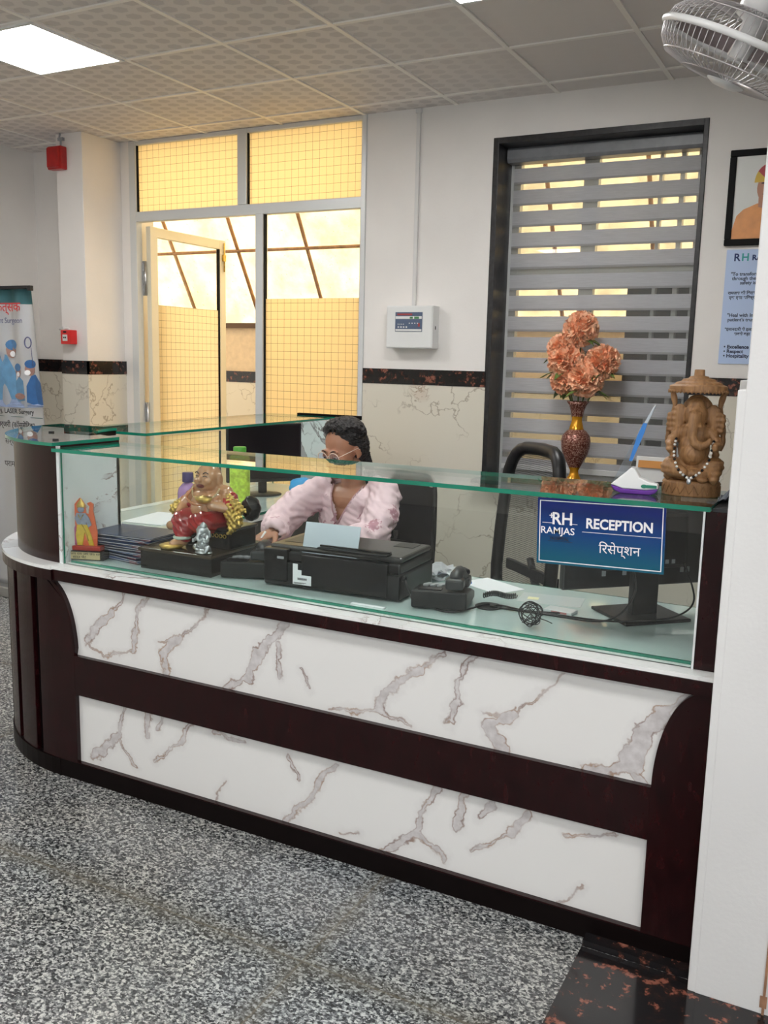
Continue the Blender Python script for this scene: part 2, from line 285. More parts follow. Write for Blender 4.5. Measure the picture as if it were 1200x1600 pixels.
# ------------------------------------------------------------------ geometry helpers
def box(bm, x0, x1, y0, y1, z0, z1, mi=0):
    v = [bm.verts.new((x, y, z)) for x in (x0, x1) for y in (y0, y1) for z in (z0, z1)]
    for q in ((0, 1, 3, 2), (4, 6, 7, 5), (0, 4, 5, 1), (2, 3, 7, 6), (0, 2, 6, 4), (1, 5, 7, 3)):
        bm.faces.new([v[i] for i in q]).material_index = mi
    return v
def obox(bm, c, sx, sy, sz, R=None, mi=0):
    v = box(bm, -sx / 2, sx / 2, -sy / 2, sy / 2, -sz / 2, sz / 2, mi)
    for q in v:
        q.co = (R @ q.co if R is not None else q.co) + Vector(c)
    return v
def rot(x=0, y=0, z=0): return Euler((radians(x), radians(y), radians(z))).to_matrix()
def tube(bm, pts, r, n=8, closed=False, cap=True):
    pts = [Vector(p) for p in pts]; k = len(pts); rs = r if isinstance(r, (list, tuple)) else [r] * k
    rings = []; up = None
    for i, p in enumerate(pts):
        a = pts[(i - 1) % k] if (closed or i > 0) else pts[i]; b = pts[(i + 1) % k] if (closed or i < k - 1) else pts[i]
        d = (b - a).normalized()
        if up is None: up = d.orthogonal().normalized()
        up = (up - d * up.dot(d)); up = up.normalized() if up.length > 1e-6 else d.orthogonal().normalized()
        s = d.cross(up)
        rings.append([bm.verts.new(p + (up * cos(2 * pi * j / n) + s * sin(2 * pi * j / n)) * rs[i]) for j in range(n)])
    for i in range(k if closed else k - 1):
        A, B = rings[i], rings[(i + 1) % k]
        for j in range(n): bm.faces.new((A[j], A[(j + 1) % n], B[(j + 1) % n], B[j])).smooth = True
    if not closed and cap:
        bm.faces.new(rings[0][::-1]); bm.faces.new(rings[-1])
def lathe(bm, prof, n=32, c=(0, 0, 0), sx=1, sy=1, mi=None, R=None, smooth=True):
    rings = []
    for r, z in prof:
        ring = []
        for j in range(n):
            q = Vector((r * sx * cos(2 * pi * j / n), r * sy * sin(2 * pi * j / n), z))
            if R is not None: q = R @ q
            ring.append(bm.verts.new(q + Vector(c)))
        rings.append(ring)
    for i in range(len(rings) - 1):
        for j in range(n):
            f = bm.faces.new((rings[i][j], rings[i][(j + 1) % n], rings[i + 1][(j + 1) % n], rings[i + 1][j])); f.smooth = smooth
            if mi: f.material_index = mi[i]
    for ring, k in ((rings[0][::-1], 0), (rings[-1], -1)):
        if prof[k][0] > 1e-5:
            f = bm.faces.new(ring)
            if mi: f.material_index = mi[k]
def prism(bm, poly, fn, a, b, mi=0):
    """poly of 2-D points; fn(u, v, d) -> 3-D point"""
    A = [bm.verts.new(fn(u, v, a)) for u, v in poly]; B = [bm.verts.new(fn(u, v, b)) for u, v in poly]
    n = len(poly)
    for f in ([*A[::-1]], B): bm.faces.new(f).material_index = mi
    for i in range(n): bm.faces.new((A[i], A[(i + 1) % n], B[(i + 1) % n], B[i])).material_index = mi
def ell(bm, c, r, R=None, sub=2):
    if not isinstance(r, (tuple, list)): r = (r, r, r)
    g = bmesh.ops.create_icosphere(bm, subdivisions=sub, radius=1)
    for v in g['verts']:
        q = Vector((v.co.x * r[0], v.co.y * r[1], v.co.z * r[2]))
        v.co = (R @ q if R is not None else q) + Vector(c)
def capsule(bm, a, b, r0, r1, n=14):
    a, b = Vector(a), Vector(b)
    tube(bm, [a, b], [r0, r1], n); ell(bm, a, r0); ell(bm, b, r1)
def chain(bm, pts, rs):
    for i in range(len(pts) - 1): capsule(bm, pts[i], pts[i + 1], rs[i], rs[i + 1])

def org(parent):
    return Vector(parent['_o']) if parent is not None and '_o' in parent else None
def obj(name, bm, m, parent=None, W=True, bevel=0, smooth=False, loc=None, recalc=True, seg=2):
    """one mesh object; W: bm is in world coordinates and is moved into its thing's frame"""
    if recalc: bmesh.ops.recalc_face_normals(bm, faces=bm.faces)
    if W:
        if parent is not None:
            if '_mi' in parent.keys():
                mi = Matrix([list(parent['_mi'][4 * i:4 * i + 4]) for i in range(4)]); bmesh.ops.transform(bm, matrix=mi, verts=bm.verts)
        elif loc is not None: bmesh.ops.translate(bm, vec=-Vector(loc), verts=bm.verts)
    if smooth:
        for f in bm.faces: f.smooth = True
    me = bpy.data.meshes.new(name); bm.to_mesh(me); bm.free()
    for q in (m if isinstance(m, (list, tuple)) else [m]): me.materials.append(M[q] if isinstance(q, str) else q)
    o = bpy.data.objects.new(name, me); COL.objects.link(o)
    if parent is not None:
        o.parent = parent
        if '_mi' in parent.keys() and parent.type == 'MESH': o['_mi'] = list(parent['_mi'])
        elif parent.type == 'MESH' and '_mi' not in parent.keys(): pass
        if '_mi' in parent.keys(): o['_mi'] = list(parent['_mi'])
    elif loc is not None: o.location = loc
    if bevel:
        b = o.modifiers.new('bevel', 'BEVEL'); b.width = bevel; b.segments = seg; b.limit_method = 'ANGLE'; b.angle_limit = radians(40)
    return o
def thing(name, label, cat, loc=(0, 0, 0), rz=0, group=None):
    o = bpy.data.objects.new(name, None); COL.objects.link(o); o.location = loc; o.rotation_euler = (0, 0, radians(rz)); o.empty_display_size = .05
    o['label'] = label; o['category'] = cat
    if group: o['group'] = group
    mw = Matrix.Translation(Vector(loc)) @ Matrix.Rotation(radians(rz), 4, 'Z'); mi = mw.inverted()
    o['_mi'] = [mi[i][j] for i in range(4) for j in range(4)]
    return o
def tag(o, label, cat, group=None):
    o['label'] = label; o['category'] = cat
    if group: o['group'] = group
    return o
def struct(name, bm, m, parent=None, **k):
    o = obj(name, bm, m, parent, **k)
    if parent is None: o['kind'] = 'structure'
    return o
def B(): return bmesh.new()
def dup(root, loc, rz=None, label=None, group=None):
    def cp(o, par):
        c = o.copy(); COL.objects.link(c); c.parent = par
        for ch in o.children: cp(ch, c)
        return c
    r = cp(root, None); r.location = loc
    if rz is not None: r.rotation_euler = (0, 0, radians(rz))
    if label: r['label'] = label
    if group: r['group'] = group
    return r
def bake(bm, voxel, smooth=3, disp=None):
    """melt overlapping closed shapes into one continuous skin; returns a bmesh"""
    me = bpy.data.meshes.new('tmp'); bm.to_mesh(me); bm.free()
    o = bpy.data.objects.new('tmp', me); COL.objects.link(o)
    r = o.modifiers.new('r', 'REMESH'); r.mode = 'VOXEL'; r.voxel_size = voxel
    if smooth: s = o.modifiers.new('s', 'SMOOTH'); s.iterations = smooth; s.factor = .5
    bpy.context.view_layer.update()
    dg = bpy.context.evaluated_depsgraph_get(); m2 = bpy.data.meshes.new_from_object(o.evaluated_get(dg))
    out = bmesh.new(); out.from_mesh(m2)
    bpy.data.objects.remove(o); bpy.data.meshes.remove(me); bpy.data.meshes.remove(m2)
    if disp:
        out.normal_update(); d = [(v, v.normal * disp(v.co)) for v in out.verts]
        for v, q in d: v.co += q
    for f in out.faces: f.smooth = True
    return out
def text(name, body, size, loc, m, parent=None, R=None, bold=0.0, ext=.0006, align='LEFT', sx=1.0, shear=0):
    """lettering as a thin mesh; faces -y by default"""
    c = bpy.data.curves.new('t', 'FONT'); c.body = body; c.size = size; c.offset = bold; c.extrude = ext; c.align_x = align; c.shear = shear; c.resolution_u = 3
    o = bpy.data.objects.new('t', c); COL.objects.link(o); bpy.context.view_layer.update()
    me = bpy.data.meshes.new_from_object(o.evaluated_get(bpy.context.evaluated_depsgraph_get()))
    bpy.data.objects.remove(o); bpy.data.curves.remove(c)
    bm = bmesh.new(); bm.from_mesh(me); bpy.data.meshes.remove(me)
    RR = (R if R is not None else rot(90, 0, 0)).to_4x4()
    bmesh.ops.transform(bm, matrix=Matrix.Translation(Vector(loc)) @ RR @ Matrix.Diagonal((sx, 1, 1, 1)), verts=bm.verts)
    return obj(name, bm, m, parent, recalc=False)
def obj_local_text(name, body, size, loc, m, par):
    o = text(name, body, size, (0, 0, 0), m, None, ext=.0003, align='CENTER'); o.parent = par; o.location = loc; return o
def merge_text(name, items, m, parent):
    """several lines of print, each a printed part"""
    for it in items:
        body, size, loc, k = it
        r = text(name, body, size, loc, m, parent, R=k.get('R'), bold=k.get('bold', 0), ext=k.get('ext', .0004), align=k.get('align', 'LEFT'))
    return r


# ================================================================== SETTING
CH = 3.004; YW = 5.135; YO = 5.37
b = B(); box(b, -5.9, 3.2, -4.2, YO, -.1, 0); struct('floor', b, 'granite')
b = B(); box(b, -.55, 3.2, -.6, 2.262, 0, .002); box(b, -.55, -.25, 2.266, 2.306, 0, .018); struct('trim_1', b, 'dark_granite')
# ceiling with four recessed lamp openings is one slab; the lamps hang just below it
b = B(); box(b, -5.9, 3.2, -4.2, YO, CH, CH + .12); struct('ceiling', b, 'ceiling')
b = B()
gx0, gy0 = -4.065, 3.741
for i in range(-3, 13):
    x = gx0 + .6 * i
    if x < 3.1: box(b, x - .012, x + .012, -4.1, YW, CH - .007, CH + .001)
for j in range(-13, 3):
    y = gy0 + .6 * j
    box(b, -5.7, 3.1, y - .012, y + .012, CH - .0065, CH + .001)
struct('trim_2', b, 'tbar')
# back wall with door and window openings
DX0, DX1 = -4.75, -2.85; WX0, WX1, WZ0, WZ1 = -2.018, -.866, .862, 2.785
b = B()
box(b, -5.9, DX0, YW, YO, 0, CH); box(b, DX1, WX0, YW, YO, 0, CH); box(b, WX0, WX1, YW, YO, 0, WZ0); box(b, WX0, WX1, YW, YO, WZ1, CH); box(b, WX1, 3.2, YW, YO, 0, CH)
struct('wall_back', b, 'wall')
b = B(); box(b, -5.9, -5.69, -4.2, YW, 0, CH); struct('wall_left', b, 'wall')
b = B(); box(b, 3.1, 3.2, -4.2, YW, 0, CH); struct('wall_right', b, 'wall')
b = B(); box(b, -5.69, 3.1, -4.3, -4.2, 0, CH); struct('wall_front', b, 'wall')
b = B(); box(b, -5.07, -4.83, 4.772, YW, 0, CH); struct('wall_column', b, 'wall', bevel=.004)
# pilaster / partition in front at the right, flush with the end of the counter
b = B(); box(b, -.250, 3.1, 2.22, 2.42, 0, CH)
v = box(b, -.268, -.2, 2.222, 2.418, 0, 1.50)
struct('wall_partition', b, 'white_wall', bevel=.003)
b = B(); box(b, -.094, -.088, 2.216, 2.2205, 0, 1.1); box(b, -.100, -.084, 2.217, 2.2205, .02, .05); struct('trim_3', b, mat('rust_stain', (.30, .16, .09), .8, var=.4))
# dado: cream tiles with a dark granite band on top
def dado(name, segs, y=YW):
    a = B(); c = B()
    for (x0, x1) in segs:
        box(a, x0, x1, y - .010, y, 0, 1.398); box(c, x0, x1, y - .013, y, 1.400, 1.492)
    struct(name, a, 'cream_marble'); struct(name.replace('trim', 'trim') + '1', c, 'dark_granite')
dado('trim_4', [(-5.69, -5.07), (DX1 + .004, WX0 - .004), (WX1 + .004, 3.1)])
b = B(); box(b, -5.07, -4.83, 4.762, 4.772, 0, 1.398); box(b, -4.83, -4.82, 4.762, YW, 0, 1.398); struct('trim_5', b, 'cream_marble')
b = B(); box(b, -5.07, -4.817, 4.759, 4.772, 1.400, 1.492); box(b, -4.83, -4.817, 4.759, YW, 1.400, 1.492); struct('trim_6', b, 'dark_granite')
b = B(); box(b, -5.69, -5.68, -4.2, YW, 0, 1.398); struct('trim_7', b, 'cream_marble')
b = B(); box(b, -5.69, -5.677, -4.2, YW, 1.400, 1.492); struct('trim_8', b, 'dark_granite')

# ---- window 1: granite lined reveal, aluminium sliding sashes
b = B(); e = .022
box(b, WX0 - .012, WX0 + e, YW - .006, YO, WZ0, WZ1 + .012); box(b, WX1 - e, WX1 + .004, YW - .006, YO, WZ0, WZ1 + .012)
box(b, WX0 - .011, WX1 + .003, YW - .005, YO, WZ1 - e, WZ1 + .012); box(b, WX0 - .03, WX1 + .03, YW - .12, YO, WZ0 - .02, WZ0 + .003)
win = struct('window_1', b, mat('black_granite_lining', (.016, .015, .016), .4, var=.5, vs=40), bevel=.003)
b = B()
X0, X1 = WX0 + e, WX1 - e
for x0, x1 in ((X0, X0 + .06), (-1.56, -1.475), (X1 - .05, X1), (-1.142, -1.124), (-1.03, -1.005)): box(b, x0, x1, YO - .02, YO + .03, WZ0, WZ1 - e)
box(b, X0, X1, YO - .017, YO + .027, 2.03, 2.12); box(b, X0, X1, YO - .017, YO + .027, WZ0, WZ0 + .06); box(b, X0, X1, YO - .017, YO + .027, WZ1 - .09, WZ1 - e)
struct('window_frame', b, 'alum', win)
b = B(); box(b, X0, X1, YO + .002, YO + .006, WZ0, WZ1 - e); struct('window_pane', b, 'pane', win)
b = B(); box(b, -1.29, X1, YO + .04, YO + .30, WZ0 + .03, 2.03); struct('shade_board', b, mat('grey_board', (.10, .105, .11), .7), win)

# ---- door 1: white aluminium screen with transoms, a fixed light and an open leaf
Y0, Y1 = YW - .01, YW + .05
def bar(bm, x0, x1, z0, z1, y0=Y0, y1=Y1): box(bm, x0, x1, y0, y1, z0, z1)
b = B()
bar(b, DX0, -4.69, 0, CH); bar(b, -2.885, DX1, 0, CH); bar(b, -3.815, -3.742, 2.53, CH); bar(b, DX0 + .001, DX1 - .001, 2.462, 2.53, Y0 + .003, Y1 - .003); bar(b, DX0 + .001, DX1 - .001, CH - .03, CH - .001, Y0 + .003, Y1 - .003)
bar(b, -3.672, -3.612, 0, 2.47, Y0 + .001, Y1 - .001); bar(b, -3.612, DX1 - .001, 0, .06, Y0 + .003, Y1 - .003)
door = struct('door_1', b, 'alum', bevel=.004)
b = B(); box(b, -4.69, -3.815, YW + .018, YW + .022, 2.53, CH - .03); struct('transom_pane', b, 'film', door)
b = B(); box(b, -3.742, -2.885, YW + .018, YW + .022, 2.53, CH - .03); struct('transom_pane', b, 'film', door)
b = B(); box(b, -3.612, -2.885, YW + .018, YW + .022, 1.925, 2.462); struct('clear_pane', b, 'pane', door)
b = B(); box(b, -3.612, -2.885, YW + .018, YW + .022, .06, 1.925); struct('frosted_pane', b, 'film', door)
b = B()  # dark gaskets
for x0, x1, z0, z1 in ((-4.69, -4.682, 2.53, CH - .03), (-3.742, -3.734, 2.53, CH - .03), (-3.612, -3.605, .06, 2.462), (-2.892, -2.885, .06, 2.462)): box(b, x0, x1, YW + .004, YW + .03, z0, z1)
struct('gasket', b, 'black_matte', door)
# leaf: hinged on the left post, swung out square to the wall
LX = -4.665; LY0, LY1 = YW + .06, YW + .925
b = B()
for y0, y1, z0, z1 in ((LY0, LY0 + .075, .02, 2.44), (LY1 - .07, LY1, .02, 2.44), ): box(b, LX, LX + .04, y0, y1, z0, z1)
for z0, z1 in ((2.37, 2.438), (.022, .12), (.95, 1.02)): box(b, LX + .002, LX + .038, LY0 + .002, LY1 - .002, z0, z1)
leaf = struct('door_leaf', b, 'leaf_alum', door, bevel=.003)
b = B(); box(b, LX + .018, LX + .022, LY0 + .07, LY1 - .07, 1.90, 2.37); struct('leaf_clear_pane', b, 'pane', leaf)
b = B(); box(b, LX + .018, LX + .022, LY0 + .07, LY1 - .07, .12, 1.90); struct('leaf_frosted_pane', b, 'film', leaf)
b = B(); box(b, LX + .01, LX + .035, LY1 - .078, LY1 - .07, .12, 2.37); struct('leaf_gasket', b, 'black_matte', leaf)
for z in (2.08, 1.08, .3):
    b = B(); tube(b, [(LX - .004, YW + .052, z - .12), (LX - .004, YW + .052, z + .12)], .011, 10)
    box(b, LX - .035, LX - .002, YW + .046, YW + .052, z - .12, z + .12); box(b, LX - .002, LX + .002, YW + .05, YW + .085, z - .12, z + .12)
    for k in range(5):
        ell(b, (LX - .018, YW + .044, z - .1 + k * .05), .005, sub=1)
    struct('hinge', b, 'chrome', leaf)
b = B(); tube(b, [(LX + .05, LY1 - .03, 2.2), (LX + .05, LY1 - .03, 2.42)], .006, 8); box(b, LX + .038, LX + .056, LY1 - .045, LY1 - .015, 2.28, 2.33); struct('tower_bolt', b, 'gold', leaf)

# ---- outside passage behind the glass
b = B(); box(b, -9, 1.5, YO, 7.3, -.12, -.02); struct('floor_outside', b, mat('outside_floor', (.45, .40, .32), .6, var=.2))
b = B(); box(b, -9, 1.5, 7.0, 7.2, 0, 1.80); struct('wall_outside', b, mat('outside_wall', (.72, .58, .42), .8, var=.08))
b = B(); box(b, -9, 1.5, 6.99, 7.0, 0, 1.31); struct('trim_9', b, 'cream_marble')
b = B(); box(b, -9, 1.5, 6.986, 7.0, 1.31, 1.41); struct('trim_10', b, 'dark_granite')
b = B(); box(b, -9, 1.5, 6.96, 7.06, 1.80, 1.845); struct('trim_11', b, mat('brown_rail', (.10, .055, .03), .6))
def sy(z): return 7.0 - (z - 2.04) * .58
b = B()
for (za, zb) in ((1.845, 3.25),):
    vs = [b.verts.new(p) for p in ((-9, sy(za), za), (1.5, sy(za), za), (1.5, sy(zb), zb), (-9, sy(zb), zb))]; b.faces.new(vs)
vs = [b.verts.new(p) for p in ((-9, sy(3.25), 3.25), (1.5, sy(3.25), 3.25), (1.5, YO, 3.45), (-9, YO, 3.45))]; b.faces.new(vs)
bmesh.ops.solidify(b, geom=b.faces[:], thickness=.004)
struct('wall_canopy', b, 'poly')
b = B()
for k in range(-5, 9):
    x = -5.01 + .71 * k
    tube(b, [(x, sy(1.85) - .02, 1.85), (x, sy(3.25) - .02, 3.25)], .016, 8)
tube(b, [(-9, sy(2.45) - .03, 2.45), (1.5, sy(2.45) - .03, 2.45)], .014, 8)
struct('trim_12', b, mat('rusty_rod', (.32, .17, .08), .6, var=.3))

# ================================================================== CEILING LAMPS
first = None
k = 0
for gi, lx in enumerate((-4.065, -1.665, .735)):
    for gj, ly in enumerate((3.141, .741, -1.659)):
        if lx > 0 and ly > 3: continue
        names = {(0, 0): 'square ceiling light panel over the left return, whole face in view', (1, 0): 'square ceiling light panel cut by the top edge of the view'}
        lab = names.get((gi, gj), 'square white ceiling light panel in the hall behind the viewer')
        t = thing('ceiling_light', lab, 'ceiling light', (lx + .3, ly + .3, CH - .012), 0, 'square ceiling light panels')
        b = B(); box(b, -.294, .294, -.294, -.276, -.002, .012); box(b, -.294, .294, .276, .294, -.002, .012); box(b, -.294, -.276, -.276, .276, -.002, .012); box(b, .276, .294, -.276, .276, -.002, .012)
        obj('frame', b, 'white_pl', t, W=False)
        b = B(); box(b, -.276, .276, -.276, .276, 0, .006); obj('diffuser', b, 'lamp', t, W=False)

# ================================================================== RECEPTION COUNTER
LX0, RX1, FY, LZ = -2.53, -.268, 2.305, .795
CX, CY = -2.53, 2.975
T = thing('reception_counter', 'dark wood reception counter with white marble panels and green edged glass top', 'counter', (-1.5, 2.6, 0))
def arc(r, a0, a1, n=24): return [(CX + r * cos(radians(a0 + (a1 - a0) * i / n)), CY + r * sin(radians(a0 + (a1 - a0) * i / n))) for i in range(n + 1)]
XY = lambda u, v, d: (u, v, d)
XZ = lambda u, v, d: (u, d, v)
# body behind the face
b = B(); box(b, LX0, RX1, FY + .024, FY + .06, .0, LZ - .05); box(b, RX1 - .03, RX1, FY + .02, 2.93, 0, LZ - .05); obj('body', b, 'wood', T)
# plinth
b = B(); box(b, LX0, RX1, FY, FY + .03, 0, .064)
prism(b, arc(.672, 270, 180) + arc(.60, 180, 270), XY, 0, .064); box(b, CX - .672, CX - .60, CY, 4.6, 0, .064); obj('plinth', b, mat('black_plinth', (.004, .002, .002), .4, var=.2, spec=.12), T)
# face frame with curved shoulders
b = B(); y0, y1 = FY + .001, FY + .025
def shoulder(cx, a, bz, x_side, z0):
    pts = [(cx + a * cos(t * pi / 32), z0 + bz * sin(t * pi / 32)) for t in range(0, 17)]
    return pts
PZ = .474; TZ = .747
Lp = [(LX0 - .02, .064), (-2.445, .064), (-2.445, PZ)] + [(-2.572 + .133 * cos(t * pi / 32), PZ + .271 * sin(t * pi / 32)) for t in range(1, 17)] + [(LX0 - .04, TZ)]
prism(b, Lp, XZ, y0, y1)
Rp = [(RX1, .064), (RX1, TZ), (-.300, TZ)] + [(-.300 - .108 * cos(t * pi / 32), PZ + .271 * sin(t * pi / 32)) for t in range(15, -1, -1)] + [(-.408, .064)]
prism(b, Rp, XZ, y0, y1)
box(b, -2.445, -.408, y0, y1, .328, PZ); box(b, -2.445, -.408, y0, y1, .060, .068)
obj('face_frame', b, 'wood', T, bevel=.002)
b = B(); box(b, -2.58, -.29, FY + .0185, FY + .0235, PZ, TZ + .002); obj('marble_panel', b, 'marble_up', T)
b = B(); box(b, -2.445, -.408, FY + .0185, FY + .0235, .066, .328); obj('marble_panel', b, 'marble_low', T)
# curved corner base: flat boards with dark gaps
b = B(); prism(b, arc(.650, 270, 180) + arc(.62, 180, 270), XY, .06, LZ - .05); obj('corner_core', b, 'groove', T)
edges = [270, 261.5, 258, 248, 244.5, 234.5, 231, 220, 217, 206, 203.5, 190, 187.5, 180]
b = B()
for i in range(0, len(edges) - 1, 2):
    prism(b, arc(.668, edges[i], edges[i + 1], 6) + arc(.648, edges[i + 1], edges[i], 6), XY, .05, LZ - .05)
obj('corner_boards', b, 'wood', T, bevel=.002)
b = B(); box(b, CX - .668, CX - .62, CY, 4.6, .05, LZ - .05); obj('return_panel', b, 'wood', T)
# ledge: marble with a wood fascia
b = B(); box(b, LX0, RX1, FY - .004, 2.40, LZ - .012, LZ); prism(b, arc(.685, 270, 180) + arc(.33, 180, 270), XY, LZ - .012, LZ); box(b, CX - .685, CX - .33, CY, 4.6, LZ - .012, LZ); obj('ledge', b, 'ledge_marble', T)
b = B(); box(b, LX0, RX1, FY - .006, FY + .03, LZ - .052, LZ - .012); prism(b, arc(.684, 270, 180) + arc(.62, 180, 270), XY, LZ - .052, LZ - .012); box(b, CX - .684, CX - .62, CY, 4.6, LZ - .052, LZ - .012); obj('fascia', b, 'wood', T, bevel=.0015)
# work surface behind the glass, with glass sheets on it
DZ = .790
b = B(); box(b, LX0, RX1, 2.40, 2.955, DZ - .03, DZ); box(b, -2.535, -.33, 2.93, 2.948, .0, DZ - .03); obj('desk_board', b, 'ledge_marble', T)
b = B(); box(b, LX0 + .01, -.345, 2.385, 2.948, DZ + .006, DZ + .012); obj('desk_glass', b, 'desk_glass', T)
b = B(); box(b, LX0 + .01, -.345, 2.378, 2.3848, DZ + .005, DZ + .013); box(b, LX0 + .01, -.345, 2.9482, 2.955, DZ, DZ + .012); obj('desk_glass_edge', b, 'glass_edge', T)
b = B(); box(b, -3.15, -2.58, 3.03, 4.58, DZ - .03, DZ); obj('return_board', b, 'ledge_marble', T)
b = B(); box(b, -3.14, -2.585, 3.025, 4.56, DZ, DZ + .008); obj('return_desk_glass', b, mat('return_desk_glass_sheet', (.62, .72, .70), .06, coat=.5, var=.05, vs=4), T)
b = B(); box(b, -2.584, -2.576, 3.025, 4.56, DZ - .001, DZ + .009); box(b, -3.14, -2.585, 3.017, 3.0245, DZ - .001, DZ + .009); obj('return_glass_edge', b, 'glass_edge', T)
b = B(); box(b, -2.60, -2.58, 3.03, 4.58, 0, DZ - .03); box(b, -3.15, -2.60, 3.03, 3.05, DZ - .075, DZ - .03); obj('return_modesty_panel', b, mat('dark_grey_laminate', (.045, .042, .040), .4, var=.2), T)
# front glass and top glass
GZ0, GZ1 = 1.203, 1.215
def slab(name, x0, x1, y0, y1, z0, z1, vert, par=T, gm='glass'):
    """a sheet of glass: clear faces, green cut edges"""
    a = B()
    box(a, x0, x1, y0, y1, z0, z1)
    ed = []
    a.normal_update(); bmesh.ops.recalc_face_normals(a, faces=a.faces)
    for f in a.faces:
        n = f.normal
        big = abs(n[{'y': 1, 'z': 2, 'x': 0}[vert]]) > .9
        f.material_index = 0 if big else 1
    return obj(name, a, [gm, 'glass_edge'], par)
slab('front_glass', LX0 + .004, -.334, 2.350, 2.358, LZ, GZ0, 'y')
slab('glass_top', LX0 + .002, -.318, 2.312, 2.645, GZ0, GZ1, 'z', gm='top_glass')
# right post
b = B(); box(b, -.333, -.272, 2.345, 2.93, LZ, 1.200); obj('right_post', b, 'wood', T, bevel=.002)
b = B(); box(b, -.338, -.333, 2.343, 2.36, LZ, 1.200); obj('post_edge_strip', b, 'white_lam', T)
b = B(); box(b, -.317, -.272, 2.345, 2.93, 1.2, 1.208); obj('post_cap', b, 'graphite', T)
# upper curved corner box, open centre
UZ = 1.222
b = B(); prism(b, arc(.625, 269.2, 180, 80) + arc(.605, 180, 269.2, 30), XY, LZ, UZ); obj('corner_shell', b, 'wood', T)
b = B(); prism(b, arc(.345, 270, 180) + arc(.33, 180, 270), XY, LZ, UZ - .02); box(b, CX - .605, CX - .345, CY, CY + .016, LZ, UZ - .02); obj('corner_lining', b, 'white_lam', T)
b = B(); box(b, CX - .014, CX, CY - .628, CY - .33, LZ, UZ - .002); obj('corner_end_panel', b, veined('pale_marble_laminate', (.74, .78, .785), (.5, .5, .52), (.24, .16, .14), 5, (.4, .75, 0), (1, 1, 1), .2, .50, offs=(.3, .2, 0)), T)
b = B(); prism(b, arc(.345, 270, 180) + arc(.33, 180, 270), XY, UZ - .03, UZ + .0); box(b, CX - .016, CX + .001, CY - .62, CY - .33, UZ - .014, UZ); obj('corner_rim', b, 'wood', T)
a = B(); prism(a, arc(.655, 269.8, 180, 36) + arc(.325, 180, 269.8, 24), XY, UZ, UZ + .012); bmesh.ops.recalc_face_normals(a, faces=a.faces)
for f in a.faces: f.material_index = 0 if abs(f.normal.z) > .9 else 1
obj('corner_glass', a, ['top_glass', 'glass_edge'], T)
for (cx_, cy_) in ((-2.60, 2.40), (-2.86, 2.62), (-3.07, 2.9)):
    b = B(); tube(b, [(cx_, cy_, UZ + .012), (cx_, cy_, UZ + .017)], .011, 14); obj('glass_stud', b, 'black', T)
# return: outer glass wall, top glass, end panel
slab('return_glass', CX - .625, CX - .617, CY + .02, 4.58, LZ, GZ0, 'x')
slab('return_glass_top', CX - .65, -2.72, CY + .03, 4.60, GZ0, GZ1, 'z', gm='top_glass')
b = B(); box(b, -2.985, -2.58, 4.602, 4.622, 0, 1.202); obj('return_end_panel', b, 'return_marble', T)
b = B(); box(b, -2.995, -2.985, 4.598, 4.626, 0, 1.202); obj('end_panel_edge', b, 'white_lam', T)
b = B(); box(b, -2.995, -2.57, 4.602, 4.626, 1.203, 1.226); obj('end_panel_cap', b, 'groove', T)
b = B(); lathe(b, [(0, 0), (.040, 0), (.042, .004), (.036, .006), (.033, .002), (0, .002)], 28, (-.985, 2.60, DZ + .012)); obj('cable_grommet', b, 'black', T)
b = B(); box(b, WX0 - .004, WX1 + .004, YW - .010, YW, 0, WZ0 - .022); struct('trim_13', b, 'cream_marble')

# ================================================================== WINDOW BLIND, WALL FITTINGS
t = thing('zebra_blind', 'grey striped zebra roller blind hanging in the dark framed window', 'blind', (-1.45, 5.32, WZ0))
b = B(); bx0, bx1 = -1.992, -.894
prism(b, [(5.262, 2.682), (5.250, 2.70), (5.250, 2.752), (5.262, 2.764), (5.352, 2.764), (5.352, 2.682)], lambda u, v, d: (d, u, v), bx0, bx1); obj('cassette', b, mat('grey_blind_cassette', (.23, .235, .25), .35, var=.1), t, bevel=.003)
b = B(); box(b, bx0 + .02, bx1 - .012, 5.330, 5.3315, .935, 2.69); obj('fabric', b, 'blind', t)
b = B(); box(b, bx0 + .02, bx1 - .012, 5.320, 5.342, .905, .938); obj('bottom_rail', b, 'white_pl', t, bevel=.003)

t = thing('fire_alarm_control_box', 'white box shaped fire alarm control panel high on the wall', 'alarm panel', (-2.49, YW, 1.62))
b = B(); box(b, -2.645, -2.336, 5.048, YW, 1.618, 1.868); box(b, -2.640, -2.341, 5.044, 5.048, 1.623, 1.863); obj('cabinet', b, 'white_pl', t, bevel=.004)
b = B(); box(b, -2.583, -2.404, 5.041, 5.044, 1.716, 1.830); f = obj('keypad', b, mat('slate_blue_print', hexc('51607a'), .4), t)
b = B(); box(b, -2.58, -2.407, 5.0395, 5.041, 1.79, 1.806); obj('white_stripe', b, 'white_pl', f)
b = B(); box(b, -2.58, -2.407, 5.0395, 5.041, 1.719, 1.730); obj('white_stripe', b, 'white_pl', f)
b = B(); box(b, -2.455, -2.425, 5.038, 5.040, 1.791, 1.804); box(b, -2.485, -2.465, 5.038, 5.040, 1.792, 1.803); obj('display', b, mat('green_lcd', (.06, .22, .08), .3), f)
b = B()
for i in range(4):
    box(b, -2.565 + i * .018, -2.556 + i * .018, 5.038, 5.041, 1.738, 1.747); box(b, -2.565 + i * .012, -2.56 + i * .012, 5.038, 5.041, 1.757, 1.762); box(b, -2.49 + i * .018, -2.484 + i * .018, 5.038, 5.041, 1.762, 1.768)
obj('button', b, 'white_pl', f)
